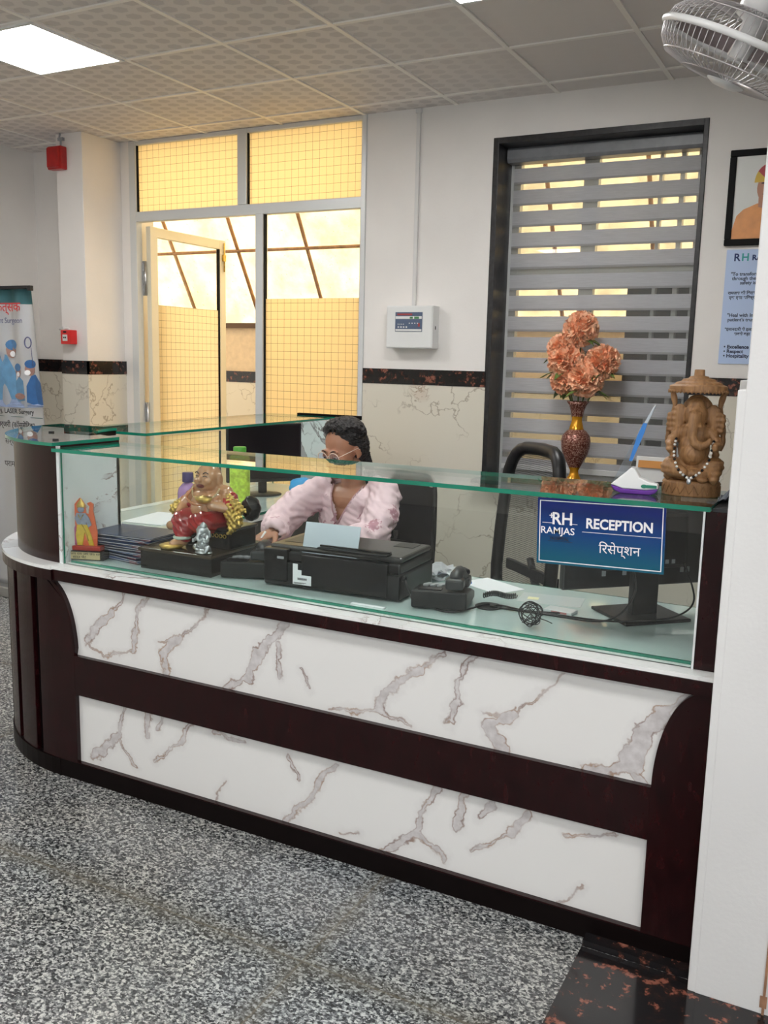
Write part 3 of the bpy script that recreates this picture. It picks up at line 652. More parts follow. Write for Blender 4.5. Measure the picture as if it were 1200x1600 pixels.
b = B(); box(b, -2.57, -2.47, 5.0395, 5.041, 1.812, 1.822); obj('red_print', b, mat('dull_red_line', (.35, .05, .05), .5), f)
b = B(); box(b, -2.43, -2.418, 5.038, 5.041, 1.745, 1.765); obj('red_print', b, mat('dull_red', (.35, .05, .05), .5), f)
b = B(); box(b, -2.3365, -2.334, 5.08, 5.088, 1.73, 1.75); obj('lock', b, 'black', t)
b = B(); box(b, -2.514, -2.490, YW - .016, YW, 1.868, CH - .003); box(b, -2.52, -2.484, YW - .02, YW, CH - .03, CH - .004); tag(obj('cable_conduit', b, mat('conduit_white', (.70, .69, .68), .4), loc=(-2.502, YW, 1.87), bevel=.002), 'straight white cable conduit running up from the alarm panel to the ceiling', 'conduit')

t = thing('fire_alarm_sounder', 'dark red square alarm sounder near the ceiling on the column', 'alarm', (-5.02, 4.77, 2.75))
b = B(); box(b, -5.095, -4.965, 4.715, 4.772, 2.765, 2.915); obj('housing', b, 'red_pl', t, bevel=.008)
b = B(); box(b, -5.085, -4.975, 4.70, 4.716, 2.775, 2.905); obj('cover', b, 'red_pl', t, bevel=.006)
b = B(); tube(b, [(-5.005, 4.755, 2.915), (-5.0, 4.752, 2.95), (-5.015, 4.755, 2.975), (-5.01, 4.757, CH - .002)], .006, 6); box(b, -5.03, -4.985, 4.752, 4.772, 2.955, 2.975); obj('cable', b, 'gray_pl', t)
t = thing('call_point', 'bright red manual call point box halfway up the column', 'alarm button', (-4.97, 4.77, 1.6))
b = B(); box(b, -5.022, -4.925, 4.712, 4.772, 1.603, 1.700); obj('housing', b, 'red_bright', t, bevel=.005)
b = B(); box(b, -5.0, -4.957, 4.709, 4.713, 1.625, 1.668); obj('press_plate', b, 'white_pl', t)
b = B(); tube(b, [(-4.985, 4.7085, 1.648), (-4.984, 4.707, 1.648)], .006, 8); obj('press_mark', b, 'black', t)
b = B(); tube(b, [(-4.970, 4.7085, 1.648), (-4.969, 4.707, 1.648)], .006, 8); obj('press_mark', b, 'black', t)
b = B(); box(b, -4.992, -4.965, 4.709, 4.7115, 1.68, 1.692); obj('name_strip', b, 'black', t)
b = B(); tube(b, [(-5.072, 4.755, 1.706), (-4.99, 4.755, 1.71), (-4.97, 4.755, 1.70)], .009, 8); tube(b, [(-5.03, 4.755, 1.69), (-5.03, 4.755, 1.725)], .012, 8); obj('conduit_stub', b, 'white_pl', t)

# ---- framed portrait and notice sheet
t = thing('framed_portrait', 'black framed portrait of a man in an orange kurta and striped turban', 'picture', (-.55, YW, 2.16))
px0, px1, pz0, pz1 = -.745, -.335, 2.160, 2.625; fw = .032
b = B(); ya = 5.112
box(b, px0, px1, ya, YW, pz1 - fw, pz1); box(b, px0, px1, ya, YW, pz0, pz0 + fw); box(b, px0, px0 + fw, ya, YW, pz0 + fw, pz1 - fw); box(b, px1 - fw, px1, ya, YW, pz0 + fw, pz1 - fw); obj('frame', b, 'black_matte', t, bevel=.004)
b = B(); box(b, px0 + fw, px1 - fw, 5.122, YW, pz0 + fw, pz1 - fw); obj('photo_backdrop', b, mat('pale_photo_paper', hexc('dfe0dc'), .35), t)
def flat(name, poly, m, par, y, th=.0008, R=None):
    b = B(); prism(b, poly, lambda u, v, d: (u, d, v), y - th, y); return obj(name, b, m, par)
def circ(cx, cz, rx, rz, n=24, a0=0, a1=360): return [(cx + rx * cos(radians(a0 + (a1 - a0) * i / n)), cz + rz * sin(radians(a0 + (a1 - a0) * i / n))) for i in range(n if a1 - a0 == 360 else n + 1)]
pm = -.555; PY = 5.1215
sk = mat('printed_skin', hexc('b98266'), .4)
flat('printed_kurta', [(px0 + fw, pz0 + fw), (px0 + fw, 2.235), (-.695, 2.305), (-.665, 2.335), (-.60, 2.362), (-.51, 2.362), (-.44, 2.335), (-.41, 2.30), (px1 - fw, 2.23), (px1 - fw, pz0 + fw)], mat('printed_orange', hexc('e09858'), .4, var=.1), t, PY)
flat('printed_neck', [(-.595, 2.345), (-.597, 2.42), (-.51, 2.42), (-.512, 2.345), (-.553, 2.33)], sk, t, PY - .001)
flat('printed_face', circ(pm, 2.435, .052, .072), sk, t, PY - .002)
flat('printed_moustache', circ(pm, 2.405, .024, .007), mat('printed_dark_hair', (.03, .02, .02), .5), t, PY - .003)
flat('printed_eyebrow', circ(-.578, 2.458, .012, .003), 'text_black', t, PY - .003); flat('printed_eyebrow', circ(-.532, 2.458, .012, .003), 'text_black', t, PY - .003)
for cc, (a0, a1, r0) in zip(('c8402c', 'e3a23c', '3f8f55', 'b03038', 'd8b23c'), ((0, 40, 0), (36, 78, 0), (74, 112, 0), (108, 146, 0), (142, 180, 0))):
    flat('printed_turban_fold', [(pm, 2.465)] + circ(pm, 2.462, .066, .088, 8, a0, a1), mat('turban_' + cc, hexc(cc), .4), t, PY - .003 - a0 * .000003)
for z in (2.30, 2.27, 2.24, 2.21):
    b = B(); tube(b, [(-.555, 5.1205, z), (-.555, 5.1195, z)], .004, 8); obj('printed_button', b, 'text_black', t)
t = thing('notice_sheet', 'pale blue mission notice sheet under the framed portrait', 'poster', (-.54, YW, 1.56))
b = B(); box(b, -.728, -.33, 5.130, 5.1335, 1.566, 2.142); obj('sheet', b, mat('pale_blue_sheet', hexc('b9cdee'), .45), t)
ty = 5.1298
merge_text('printed_text', [('"To transform th', .024, (-.700, ty, 2.012), dict(bold=.0006)), ('through the Ram', .024, (-.692, ty, 1.990), dict(bold=.0006)), ('safety is ev', .024, (-.652, ty, 1.968), dict(bold=.0006)),
    ('रामजस की िवरासत', .021, (-.706, ty, 1.918), dict(bold=.0006)), ('एक ऐसा भिवष्य जहाँ', .021, (-.700, ty, 1.895), dict(bold=.0006)),
    ('"Heal with Integ', .024, (-.702, ty, 1.806), dict(bold=.0006)), ("patient's trust i", .024, (-.698, ty, 1.783), dict(bold=.0006)),
    ('"ईमानदारी से इलाज क', .021, (-.708, ty, 1.735), dict(bold=.0006)), ('सबसे बड़ा', .021, (-.66, ty, 1.712), dict(bold=.0006)),
    ('• Excellence', .025, (-.706, ty, 1.645), dict(bold=.0009)), ('• Respect', .025, (-.706, ty, 1.622), dict(bold=.0009)), ('• Hospitality', .025, (-.706, ty, 1.599), dict(bold=.0009))], mat('dark_blue_ink', hexc('2b3354'), .5), t)
merge_text('printed_logo', [('R', .052, (-.692, ty, 2.085), dict(bold=.0012)), ('RA', .036, (-.604, ty, 2.088), dict(bold=.0014))], mat('navy_ink', hexc('16306a'), .5), t)
merge_text('printed_logo_letter', [('H', .052, (-.655, ty, 2.085), dict(bold=.0012))], mat('teal_ink', hexc('2aa0a0'), .5), t)

# ---- roll-up banner beside the left wall
t = thing('roll_up_banner', 'tall white roll-up banner with a surgery picture behind the curved corner', 'banner', (-4.95, 4.0, 0))
def bpos(u, v, off=0.0):
    xr = -4.335 - .185 * (v / 1.95) ** 1.2; xl = -5.33; x = xl + (xr - xl) * u
    y = 4.0 + .012 * sin(x * 38 + v * 2.2) * (v / 1.95) + .05 * (u - .5) ** 2
    return Vector((x, y - off, v))
b = B(); nu, nv = 60, 40
g = [[b.verts.new(bpos(i / nu, .06 + 1.86 * j / nv)) for j in range(nv + 1)] for i in range(nu + 1)]
for i in range(nu):
    for j in range(nv):
        f = b.faces.new((g[i][j], g[i + 1][j], g[i + 1][j + 1], g[i][j + 1])); f.smooth = True; f.material_index = 1 if j >= nv - 2 else 0
bmesh.ops.solidify(b, geom=b.faces[:], thickness=.001)
bn = obj('fabric', b, [mat('banner_cloth', (.66, .69, .74), .4), mat('teal_banner_top', hexc('4d7f88'), .4)], t)
def bflat(name, poly, m, d=.003):
    b = B(); vs = []
    c = Vector((sum(p[0] for p in poly) / len(poly), 0, sum(p[1] for p in poly) / len(poly)))
    def P(x, z, dd):
        u = (x + 5.33) / (-4.335 - .185 * (z / 1.95) ** 1.2 + 5.33); q = bpos(u, z, dd); return (x, q.y, z)
    A = [b.verts.new(P(x, z, d)) for x, z in poly]; D = [b.verts.new(P(x, z, d - .002)) for x, z in poly]; n = len(poly)
    cv = b.verts.new(P(c.x, c.z, d))
    for i in range(n): b.faces.new((A[i], A[(i + 1) % n], cv)); b.faces.new((A[i], D[i], D[(i + 1) % n], A[(i + 1) % n]))
    return obj(name, b, m, bn)
scrub, scrub2, cap_, flesh, drape = [mat(n_, hexc(h_), .45, var=.15, vs=25) for n_, h_ in (('scrub_blue', '5f8fb5'), ('scrub_navy', '2f5f95'), ('cap_blue', '4b79a8'), ('printed_flesh', 'a07a70'), ('drape_grey_blue', '8494b4'))]
bflat('printed_drape', [(-5.2, 1.19), (-5.0, 1.235), (-4.8, 1.26), (-4.66, 1.27), (-4.50, 1.235), (-4.425, 1.225), (-4.44, 1.215), (-4.6, 1.205), (-4.9, 1.205), (-5.2, 1.19)], drape, .004)
bflat('printed_surgeon', [(-4.86, 1.22), (-4.86, 1.50), (-4.80, 1.56), (-4.72, 1.52), (-4.66, 1.42), (-4.66, 1.24)], scrub, .005)
bflat('printed_surgeon', [(-4.655, 1.24), (-4.665, 1.36), (-4.625, 1.395), (-4.585, 1.37), (-4.575, 1.25)], scrub, .005)
bflat('printed_surgeon', [(-4.56, 1.24), (-4.56, 1.34), (-4.53, 1.40), (-4.50, 1.41), (-4.45, 1.36), (-4.43, 1.23), (-4.48, 1.22)], scrub2, .005)
bflat('printed_face', circ(-4.685, 1.555, .038, .05, 14), flesh, .006); bflat('printed_face', circ(-4.63, 1.425, .028, .035, 14), flesh, .006); bflat('printed_face', circ(-4.535, 1.44, .033, .038, 14), flesh, .006)
bflat('printed_cap', circ(-4.68, 1.585, .046, .032, 14), cap_, .007); bflat('printed_cap', circ(-4.632, 1.45, .032, .024, 14), cap_, .007); bflat('printed_cap', circ(-4.53, 1.472, .038, .026, 14), scrub2, .007)
bflat('printed_mask', circ(-4.675, 1.53, .022, .018, 12), 'text_white', .008); bflat('printed_mask', circ(-4.63, 1.408, .018, .014, 12), 'text_white', .008); bflat('printed_mask', circ(-4.55, 1.42, .018, .016, 12), 'text_white', .008)
bflat('printed_hand', circ(-4.62, 1.275, .05, .02, 14), flesh, .008)
b = B(); tube(b, [(-4.52 + .028 * cos(q * pi / 8), 3.985, 1.60 + .032 * sin(q * pi / 8)) for q in range(16)], .004, 6, True); tube(b, [(-4.50, 3.99, 1.57), (-4.49, 3.99, 1.46)], .002, 6); obj('printed_lamp', b, mat('print_violet', hexc('50557c'), .5), bn)
merge_text('printed_title', [('िचिकत्सक', .078, (-4.565, 3.978, 1.785), dict(align='RIGHT', bold=.001))], mat('red_ink', hexc('c03238'), .5), bn)
merge_text('printed_text', [('Consultant Surgeon', .046, (-4.552, 3.978, 1.715), dict(align='RIGHT'))], mat('indigo_ink', hexc('4b5480'), .5), bn)
merge_text('printed_text', [('(Reconstructive Surgery), LASER Surgery', .042, (-4.485, 3.978, 1.170), dict(align='RIGHT', bold=.0008)), ('(प्लािस्टक) सर्जरी (कॉस्मेिटक)', .046, (-4.475, 3.978, 1.085), dict(align='RIGHT', bold=.0006)), ('सर्जरी व इलाज', .05, (-4.455, 3.978, .98), dict(align='RIGHT')), ('परामर्श उपलब्ध', .05, (-4.45, 3.978, .84), dict(align='RIGHT'))], mat('charcoal_ink', hexc('2b3038'), .5), bn)
bflat('printed_rule', [(-5.3, 1.150), (-4.445, 1.150), (-4.445, 1.146), (-5.3, 1.146)], mat('teal_rule', hexc('3c6a70'), .5), .004)
b = B(); box(b, -5.34, -4.51, 3.982, 4.016, 1.915, 1.935); box(b, -4.51, -4.485, 3.985, 4.012, 1.905, 1.935); obj('top_bar', b, 'black', t, bevel=.003)
b = B(); box(b, -5.36, -4.30, 3.93, 4.07, 0.0, .07); obj('base', b, 'chrome', t, bevel=.01)
b = B(); tube(b, [(-4.9, 4.075, .06), (-4.9, 4.05, 1.93)], .009, 8); obj('pole', b, 'chrome', t)

# ---- wall fan, top right
fc = Vector((-.37, 2.58, 2.33)); ax = Vector((-.437, .085, -.905)).normalized()
t = thing('wall_fan', 'white caged wall fan tilted downwards at the top right corner', 'fan', tuple(fc))
e1 = ax.orthogonal().normalized(); e2 = ax.cross(e1)
def fp(r, a, h): return fc + e1 * (r * cos(a)) + e2 * (r * sin(a)) + ax * h
FR = .205
wire = mat('fan_wire', (.55, .52, .53), .3, .3)
fanw = mat('fan_white', (.80, .80, .80), .3)
b = B(); tube(b, [fp(FR, 2 * pi * i / 60, .0) for i in range(60)], .009, 8, True)
obj('rim', b, fanw, t)
b = B()
for i in range(72):
    a = 2 * pi * i / 72
    tube(b, [fp(.045, a, .078), fp(.12, a, .076), fp(.175, a, .062), fp(.198, a, .036), fp(FR, a, .004)], .0013, 4)
for r, h in ((.12, .076), (.18, .058)): tube(b, [fp(r, 2 * pi * i / 48, h) for i in range(48)], .0018, 5, True)
obj('front_guard', b, wire, t)
b = B()
for i in range(72):
    a = 2 * pi * i / 72
    tube(b, [fp(.05, a, -.075), fp(.12, a, -.072), fp(.175, a, -.055), fp(.198, a, -.03), fp(FR, a, -.004)], .0013, 4)
for r, h in ((.12, -.072), (.18, -.052)): tube(b, [fp(r, 2 * pi * i / 48, h) for i in range(48)], .0018, 5, True)
obj('rear_guard', b, wire, t)
b = B(); Rz = ax.to_track_quat('Z', 'Y').to_matrix()
lathe(b, [(0, .092), (.03, .090), (.048, .082), (.050, .074), (0, .072)], 24, fc, R=Rz); obj('badge', b, fanw, t)
for k in range(3):
    b = B(); a0 = k * 2 * pi / 3
    rows = []
    for i in range(9):
        rr = .03 + .155 * i / 8; wd_ = .25 + .55 * sin(pi * min(1, i / 6.5))
        rows.append([b.verts.new(fp(rr, a0 + wd_ * (j / 6 - .5), .018 * (j / 3 - 1))) for j in range(7)])
    for i in range(8):
        for j in range(6): b.faces.new((rows[i][j], rows[i + 1][j], rows[i + 1][j + 1], rows[i][j + 1])).smooth = True
    bmesh.ops.solidify(b, geom=b.faces[:], thickness=.002)
    obj('blade', b, mat('fan_blade', (.38, .33, .33), .3), t)
b = B(); lathe(b, [(0, -.16), (.04, -.155), (.055, -.12), (.055, -.07), (.03, -.06), (.028, .02), (0, .025)], 24, fc, R=Rz); obj('motor', b, fanw, t)
m0 = fc - ax * .13; b = B(); tube(b, [m0, m0 + Vector((.06, .0, .03)), Vector((-.12, 2.50, 2.48)), Vector((-.12, 2.425, 2.48))], .016, 10); box(b, -.16, -.08, 2.42, 2.45, 2.40, 2.56); obj('bracket', b, fanw, t)

# ================================================================== RECEPTION SIGN
Rs = rot(90, 0, 0); 
t = thing('reception_sign', 'blue RECEPTION sign board fixed to the front glass at the right', 'sign', (-.592, 2.344, 1.02))
TI = Matrix.Rotation(radians(-1.6), 3, 'Y')
def sg(x, z, y=0): return Vector((-.592, 2.3492, 1.112)) + TI @ Vector((x, -y, z))
def sprism(name, poly, m, d0, d1, par=t):
    b = B(); prism(b, poly, lambda u, v, d: tuple(sg(u, v, d)), d0, d1); return obj(name, b, m, par)
HW, HH = .167, .0885
mt, tt, pp = nt('sign_print_blue')
s_ = tt.nodes.new('ShaderNodeTexCoord'); x_ = tt.nodes.new('ShaderNodeSeparateXYZ'); tt.links.new(s_.outputs['Object'], x_.inputs[0])
tt.links.new(ramp(tt, mth(tt, 'DIVIDE', x_.outputs[2], .19), [(.1, hexc('0c566e')), (.45, hexc('0a3f78')), (.85, hexc('08206a'))]), pp.inputs['Base Color']); pp.inputs['Roughness'].default_value = .25
pl = sprism('board', [(-HW, -HH), (HW, -HH), (HW, HH), (-HW, HH)], mt, 0, .004)
def ring(x0, x1, z0, z1, w_): return [[(x0, z0), (x1, z0), (x1, z0 + w_), (x0, z0 + w_)], [(x0, z1 - w_), (x1, z1 - w_), (x1, z1), (x0, z1)], [(x0, z0), (x0 + w_, z0), (x0 + w_, z1), (x0, z1)], [(x1 - w_, z0), (x1, z0), (x1, z1), (x1 - w_, z1)]]
b = B()
for q in ring(-HW + .006, HW - .006, -HH + .006, HH - .006, .0022): prism(b, q, lambda u, v, d: tuple(sg(u, v, d)), .004, .0046)
obj('border', b, 'text_white', t)
RT = (TI @ rot(90, 0, 0))
def stext(name, body, size, x, z, m='text_white', bold=0, sx=1, align='LEFT'):
    return text(name, body, size, sg(x, z, .0046), m, t, R=RT, bold=bold, ext=.0003, sx=sx, align=align)
stext('lettering', 'RECEPTION', .0365, -.036, .016, bold=.0010, sx=.90)
stext('lettering', 'िरसेप्शन', .034, .0, -.047, bold=.0)
stext('lettering', 'RAMJAS', .026, -.158, -.006, bold=.0002, sx=1.05)
stext('lettering', 'HOSPITAL', .0115, -.131, -.023, m='text_black', bold=.0002)
stext('logo', 'RH', .046, -.128, .020, bold=.0008, sx=.95)
b = B()
for x0, x1, z0, z1 in ((-.153, -.123, .022, .0232), (-.079, -.058, .022, .0232), (-.134, -.123, .0415, .0440), (-.1298, -.1272, .036, .0495), (-.045, .157, .004, .0052)): prism(b, [(x0, z0), (x1, z0), (x1, z1), (x0, z1)], lambda u, v, d: tuple(sg(u, v, d)), .004, .0046)
obj('rule', b, 'text_white', t)
b = B()
for z0 in (-.0135, -.0265): prism(b, [(-.137, z0), (-.070, z0), (-.070, z0 + .0007), (-.137, z0 + .0007)], lambda u, v, d: tuple(sg(u, v, d)), .004, .0046)
obj('rule', b, 'text_black', t)

# ================================================================== OFFICE CHAIRS
mesh_mat = bpy.data.materials.new('chair_mesh_cloth'); mesh_mat.use_nodes = True; _t = mesh_mat.node_tree; _p = _t.nodes['Principled BSDF']; _p.inputs['Base Color'].default_value = (.018, .018, .02, 1); _p.inputs['Roughness'].default_value = .8
_s = _t.nodes.new('ShaderNodeTexCoord'); _x = _t.nodes.new('ShaderNodeSeparateXYZ'); _t.links.new(_s.outputs['Object'], _x.inputs[0])
_a = mth(_t, 'MINIMUM', mth(_t, 'LESS_THAN', mth(_t, 'FRACT', mth(_t, 'MULTIPLY', _x.outputs[0], 260)), .75), mth(_t, 'LESS_THAN', mth(_t, 'FRACT', mth(_t, 'MULTIPLY', _x.outputs[2], 130)), .8))
_t.links.new(mth(_t, 'SUBTRACT', 1, mth(_t, 'MULTIPLY', _a, .8)), _p.inputs['Alpha'])
def office_chair(label, loc, rz, bh, bw=.44, arms=True, lean=6, cat='chair', fr=.016, cloth=None, e=.42):
    t = thing('office_chair', label, cat, loc, rz)
    # local frame: sitter faces -y
    b = B(); box(b, -.24, .24, -.24, .22, .43, .49); s_ = obj('seat', b, 'black_matte', t, W=False, bevel=.03, seg=4)
    z0, z1 = .56, bh
    def bk(x, z): 
        k = (z - z0) / (z1 - z0); return (x * (1 - .10 * k * k), .235 + (z - z0) * sin(radians(lean)) + .03 * (x / bw * 2) ** 2 * -1, z)
    h = bw / 2; out = []
    for q in range(28):
        a = 2 * pi * q / 28; cx_, sx_ = cos(a), sin(a)
        out.append(bk(h * math.copysign(abs(cx_) ** e, cx_), (z0 + z1) / 2 + (z1 - z0) / 2 * math.copysign(abs(sx_) ** e, sx_)))
    b = B(); tube(b, out, fr, 8, True); obj('back_frame', b, 'black', t, W=False, smooth=True)
    b = B(); n = 12; g = [[b.verts.new(bk((i / n - .5) * 2 * h * .98, z0 + (z1 - z0) * (.02 + .96 * j / n))) for j in range(n + 1)] for i in range(n + 1)]
    for i in range(n):
        for j in range(n):
            if (i in (0, n - 1)) and (j in (0, n - 1)): continue
            b.faces.new((g[i][j], g[i + 1][j], g[i + 1][j + 1], g[i][j + 1])).smooth = True
    obj('back_mesh', b, cloth or mesh_mat, t, W=False)
    b = B(); tube(b, [(0, .10, .42), (0, .27, .44), (0, .30, .60), bk(0, .78)], [.022, .022, .02, .014], 8); box(b, -h * .9, h * .9, .25, .268, .70, .74); obj('back_support', b, 'black', t, W=False)
    if arms:
        for s in (-1, 1):
            b = B(); tube(b, [(s * .24, .08, .44), (s * .29, .08, .47), (s * .295, .05, .64), (s * .29, -.02, .665)], .014, 8); ar = obj('armrest', b, 'black', t, W=False)
            b = B(); box(b, s * .29 - .03, s * .29 + .03, -.14, .12, .66, .685); obj('arm_pad', b, 'graphite', ar, W=False, bevel=.01)
    b = B(); tube(b, [(0, 0, .12), (0, 0, .43)], .025, 12); tube(b, [(0, 0, .08), (0, 0, .2)], .035, 12); obj('gas_post', b, 'black', t, W=False)
    for k in range(5):
        a = 2 * pi * k / 5 + .3; b = B(); tube(b, [(0, 0, .10), (.14 * cos(a), .14 * sin(a), .095), (.28 * cos(a), .28 * sin(a), .07)], [.026, .02, .014], 8); L = obj('leg', b, 'black', t, W=False)
        b = B(); q = Vector((.28 * cos(a), .28 * sin(a), .028)); d = Vector((-sin(a), cos(a), 0)); tube(b, [q - d * .024, q - d * .005], .028, 12); tube(b, [q + d * .005, q + d * .024], .028, 12); tube(b, [q - d * .01, q + d * .01], .008, 8); tube(b, [q, q + Vector((0, 0, .045))], .008, 6); obj('caster', b, 'black_gloss', L, W=False)
    return t
office_chair('black mesh office chair the receptionist sits on', (-1.90, 3.44, -.0), -8, 1.045, .46, True, 6, fr=.010, cloth=mat('black_chair_cloth', (.007, .007, .009), .7, spec=.15), e=.25)
office_chair('empty black office chair with a tall rounded back turned sideways by the window', (-1.31, 3.27, 0), -42, 1.215, .44, True, 4, fr=.026)

# ================================================================== RECEPTIONIST
P = thing('person', 'woman in a pale pink kurta and round glasses seated writing behind the counter', 'person', (-1.89, 3.38, 0))
HC = Vector((-1.905, 3.275, 1.180)); HR = Euler((radians(20), radians(3), radians(-14)), 'XYZ').to_matrix()
# local head: faces -y ; pitch about x tips the face down
HR = Matrix.Rotation(radians(-12), 3, 'Z') @ Matrix.Rotation(radians(17), 3, 'X')
def hd(x, y, z): return HC + HR @ Vector((x, y, z))
def hell(bm, c, r, sub=3): ell(bm, hd(*c), r, HR, sub)
def finger(bm, base, d, n, L, r, curl, s):
    """three phalanges bending about the axis s"""
    p = Vector(base); ln = (.45 * L, .31 * L, .24 * L); rs = [r, r * .92, r * .85, r * .72]; dd = Vector(d).normalized()
    for i in range(3):
        dd = Matrix.Rotation(radians(curl[i]), 3, s) @ dd; q = p + dd * ln[i]; capsule(bm, p, q, rs[i], rs[i + 1], 10); p = q
    return p, dd
def hand(bm, wrist, fwd, up, right_hand, curl=(18, 28, 20), spread=1.0, scale=1.0):
    fwd = Vector(fwd).normalized(); up = Vector(up); up = (up - fwd * up.dot(fwd)).normalized(); side = fwd.cross(up)
    if not right_hand: side = -side          # side points away from the thumb
    s = scale; pc = Vector(wrist) + fwd * .045 * s
    Rm = Matrix((side, fwd, up)).transposed()
    ell(bm, pc, (.036 * s, .050 * s, .0135 * s), Rm, 2); capsule(bm, wrist, Vector(wrist) + fwd * .03 * s, .022 * s, .021 * s)
    axis = fwd.cross(up).normalized() * -1
    tips = []
    for i, (o, L, r) in enumerate(((-.026, .070, .0085), (-.009, .078, .0088), (.009, .073, .0084), (.026, .058, .0074))):
        base = Vector(wrist) + fwd * (.083 - .006 * (i == 3)) * s + side * o * s
        tips.append(finger(bm, base, fwd + side * o * 2.2 * spread, up, L * s, r * s, curl, axis))
    tb = Vector(wrist) + fwd * .025 * s - side * .028 * s
    p = tb; dd = (fwd * .72 - side * .62 - up * .30).normalized(); pts = [p]
    for L in (.036, .030, .022):
        p = p + dd * L * s; pts.append(p); dd = (dd + side * .28 - up * .10).normalized()
    chain(bm, pts, [.0125 * s, .0105 * s, .0095 * s, .0075 * s])
    return tips
shR, shL = Vector((-2.065, 3.37, .985)), Vector((-1.765, 3.385, .995))
elR, wrR = Vector((-2.155, 3.16, .865)), Vector((-2.045, 2.985, .868))
elL, wrL = Vector((-1.715, 3.19, .845)), Vector((-1.885, 3.015, .828))
b = B()
# head
hell(b, (0, .018, .030), (.071, .090, .080)); hell(b, (0, -.030, -.020), (.058, .055, .070)); hell(b, (0, -.040, -.068), (.038, .040, .034)); hell(b, (0, -.066, -.092), (.017, .015, .013), 2)
for s in (-1, 1):
    hell(b, (s * .034, -.058, -.028), (.022, .022, .024), 2); hell(b, (s * .027, -.078, .019), (.023, .010, .007), 2)
    hell(b, (s * .030, -.076, .000), (.016, .012, .010), 2); hell(b, (s * .0115, -.094, -.036), (.008, .009, .007), 2)
    ell(b, hd(s * .073, .012, -.006), (.007, .018, .030), HR @ Matrix.Rotation(radians(s * -18), 3, 'Z'), 2); hell(b, (s * .072, .004, -.03), (.006, .008, .009), 2)
chain(b, [hd(0, -.080, .012), hd(0, -.093, -.012), hd(0, -.101, -.033)], [.0075, .0085, .0105])
hell(b, (0, -.0875, -.058), (.022, .009, .005), 2); hell(b, (0, -.0855, -.068), (.018, .010, .0065), 2); hell(b, (0, -.07, -.062), (.032, .02, .02), 2)
chain(b, [hd(0, .02, -.06), Vector((-1.905, 3.36, 1.06)), Vector((-1.915, 3.385, 1.01))], [.050, .048, .056])
# trunk, arms, legs
R0 = Matrix.Rotation(radians(-4), 3, 'Z')
ell(b, (-1.915, 3.385, .955), (.155, .085, .075), R0, 3); ell(b, (-1.91, 3.385, .85), (.140, .095, .14), R0, 3); ell(b, (-1.90, 3.40, .69), (.125, .092, .14), R0, 3); ell(b, (-1.89, 3.42, .57), (.165, .125, .085), R0, 3)
for sh, el, wr in ((shR, elR, wrR), (shL, elL, wrL)): chain(b, [sh, el, wr], [.050, .040, .0255])
for s in (-1, 1): chain(b, [(-1.89 + s * .085, 3.40, .56), (-1.89 + s * .10, 3.02, .545), (-1.89 + s * .10, 3.04, .10)], [.078, .056, .038]); chain(b, [(-1.89 + s * .10, 3.045, .07), (-1.89 + s * .105, 2.985, .035)], [.036, .028])
body = bake(b, .0045, 3)
fb = B(); hand(fb, wrR, (-.16, -.86, -.20), (0, -.25, 1), True, (20, 30, 24), 1.2, 1.0)
hb = B(); hand(hb, wrL, (-.92, -.38, -.05), (0, -.1, 1), False, (12, 20, 14), 1.0, 1.0)
for k in (fb, hb):
    chain_ = bake(k, .0026, 2); me = bpy.data.meshes.new('h'); chain_.to_mesh(me); body.from_mesh(me); bpy.data.meshes.remove(me); chain_.free()
for f in body.faces: f.smooth = True
obj('body', body, 'skin', P, recalc=False)
# eyes, brows, lips, lids
for s in (-1, 1):
    b = B(); hell(b, (s * .031, -.0800, -.0035), (.0115, .0075, .0050), 2); ey = obj('eye', b, mat('eye_white', (.55, .50, .46), .2), P, smooth=True)
    b = B(); hell(b, (s * .030, -.0852, -.0050), (.0050, .0026, .0042), 2); obj('iris', b, mat('dark_iris', (.012, .006, .005), .15), ey, smooth=True)
for s in (-1, 1):
    b = B(); tube(b, [hd(s * (.013 + .03 * q / 5), -.0885 + .0045 * (q / 5) ** 2 + .004 * q / 5, .0195 + .004 * sin(pi * q / 5)) for q in range(6)], [.0014, .0024, .0026, .0024, .002, .001], 6); obj('eyebrow', b, mat('brow_hair', (.012, .008, .007), .8), P)
    b = B(); tube(b, [hd(s * (.016 + .028 * q / 6), -.0885 + .008 * (q / 6) ** 2, -.003 - .003 * sin(pi * q / 6)) for q in range(7)], [.0008, .0013, .0015, .0015, .0015, .0014, .001], 6); obj('eyelash', b, 'text_black', P)
b = B(); hell(b, (0, -.0895, -.0585), (.020, .008, .0042), 2); hell(b, (0, -.0880, -.0680), (.0165, .0085, .0055), 2); obj('lips', b, mat('lip_skin', (.30, .09, .07), .4), P, smooth=True)
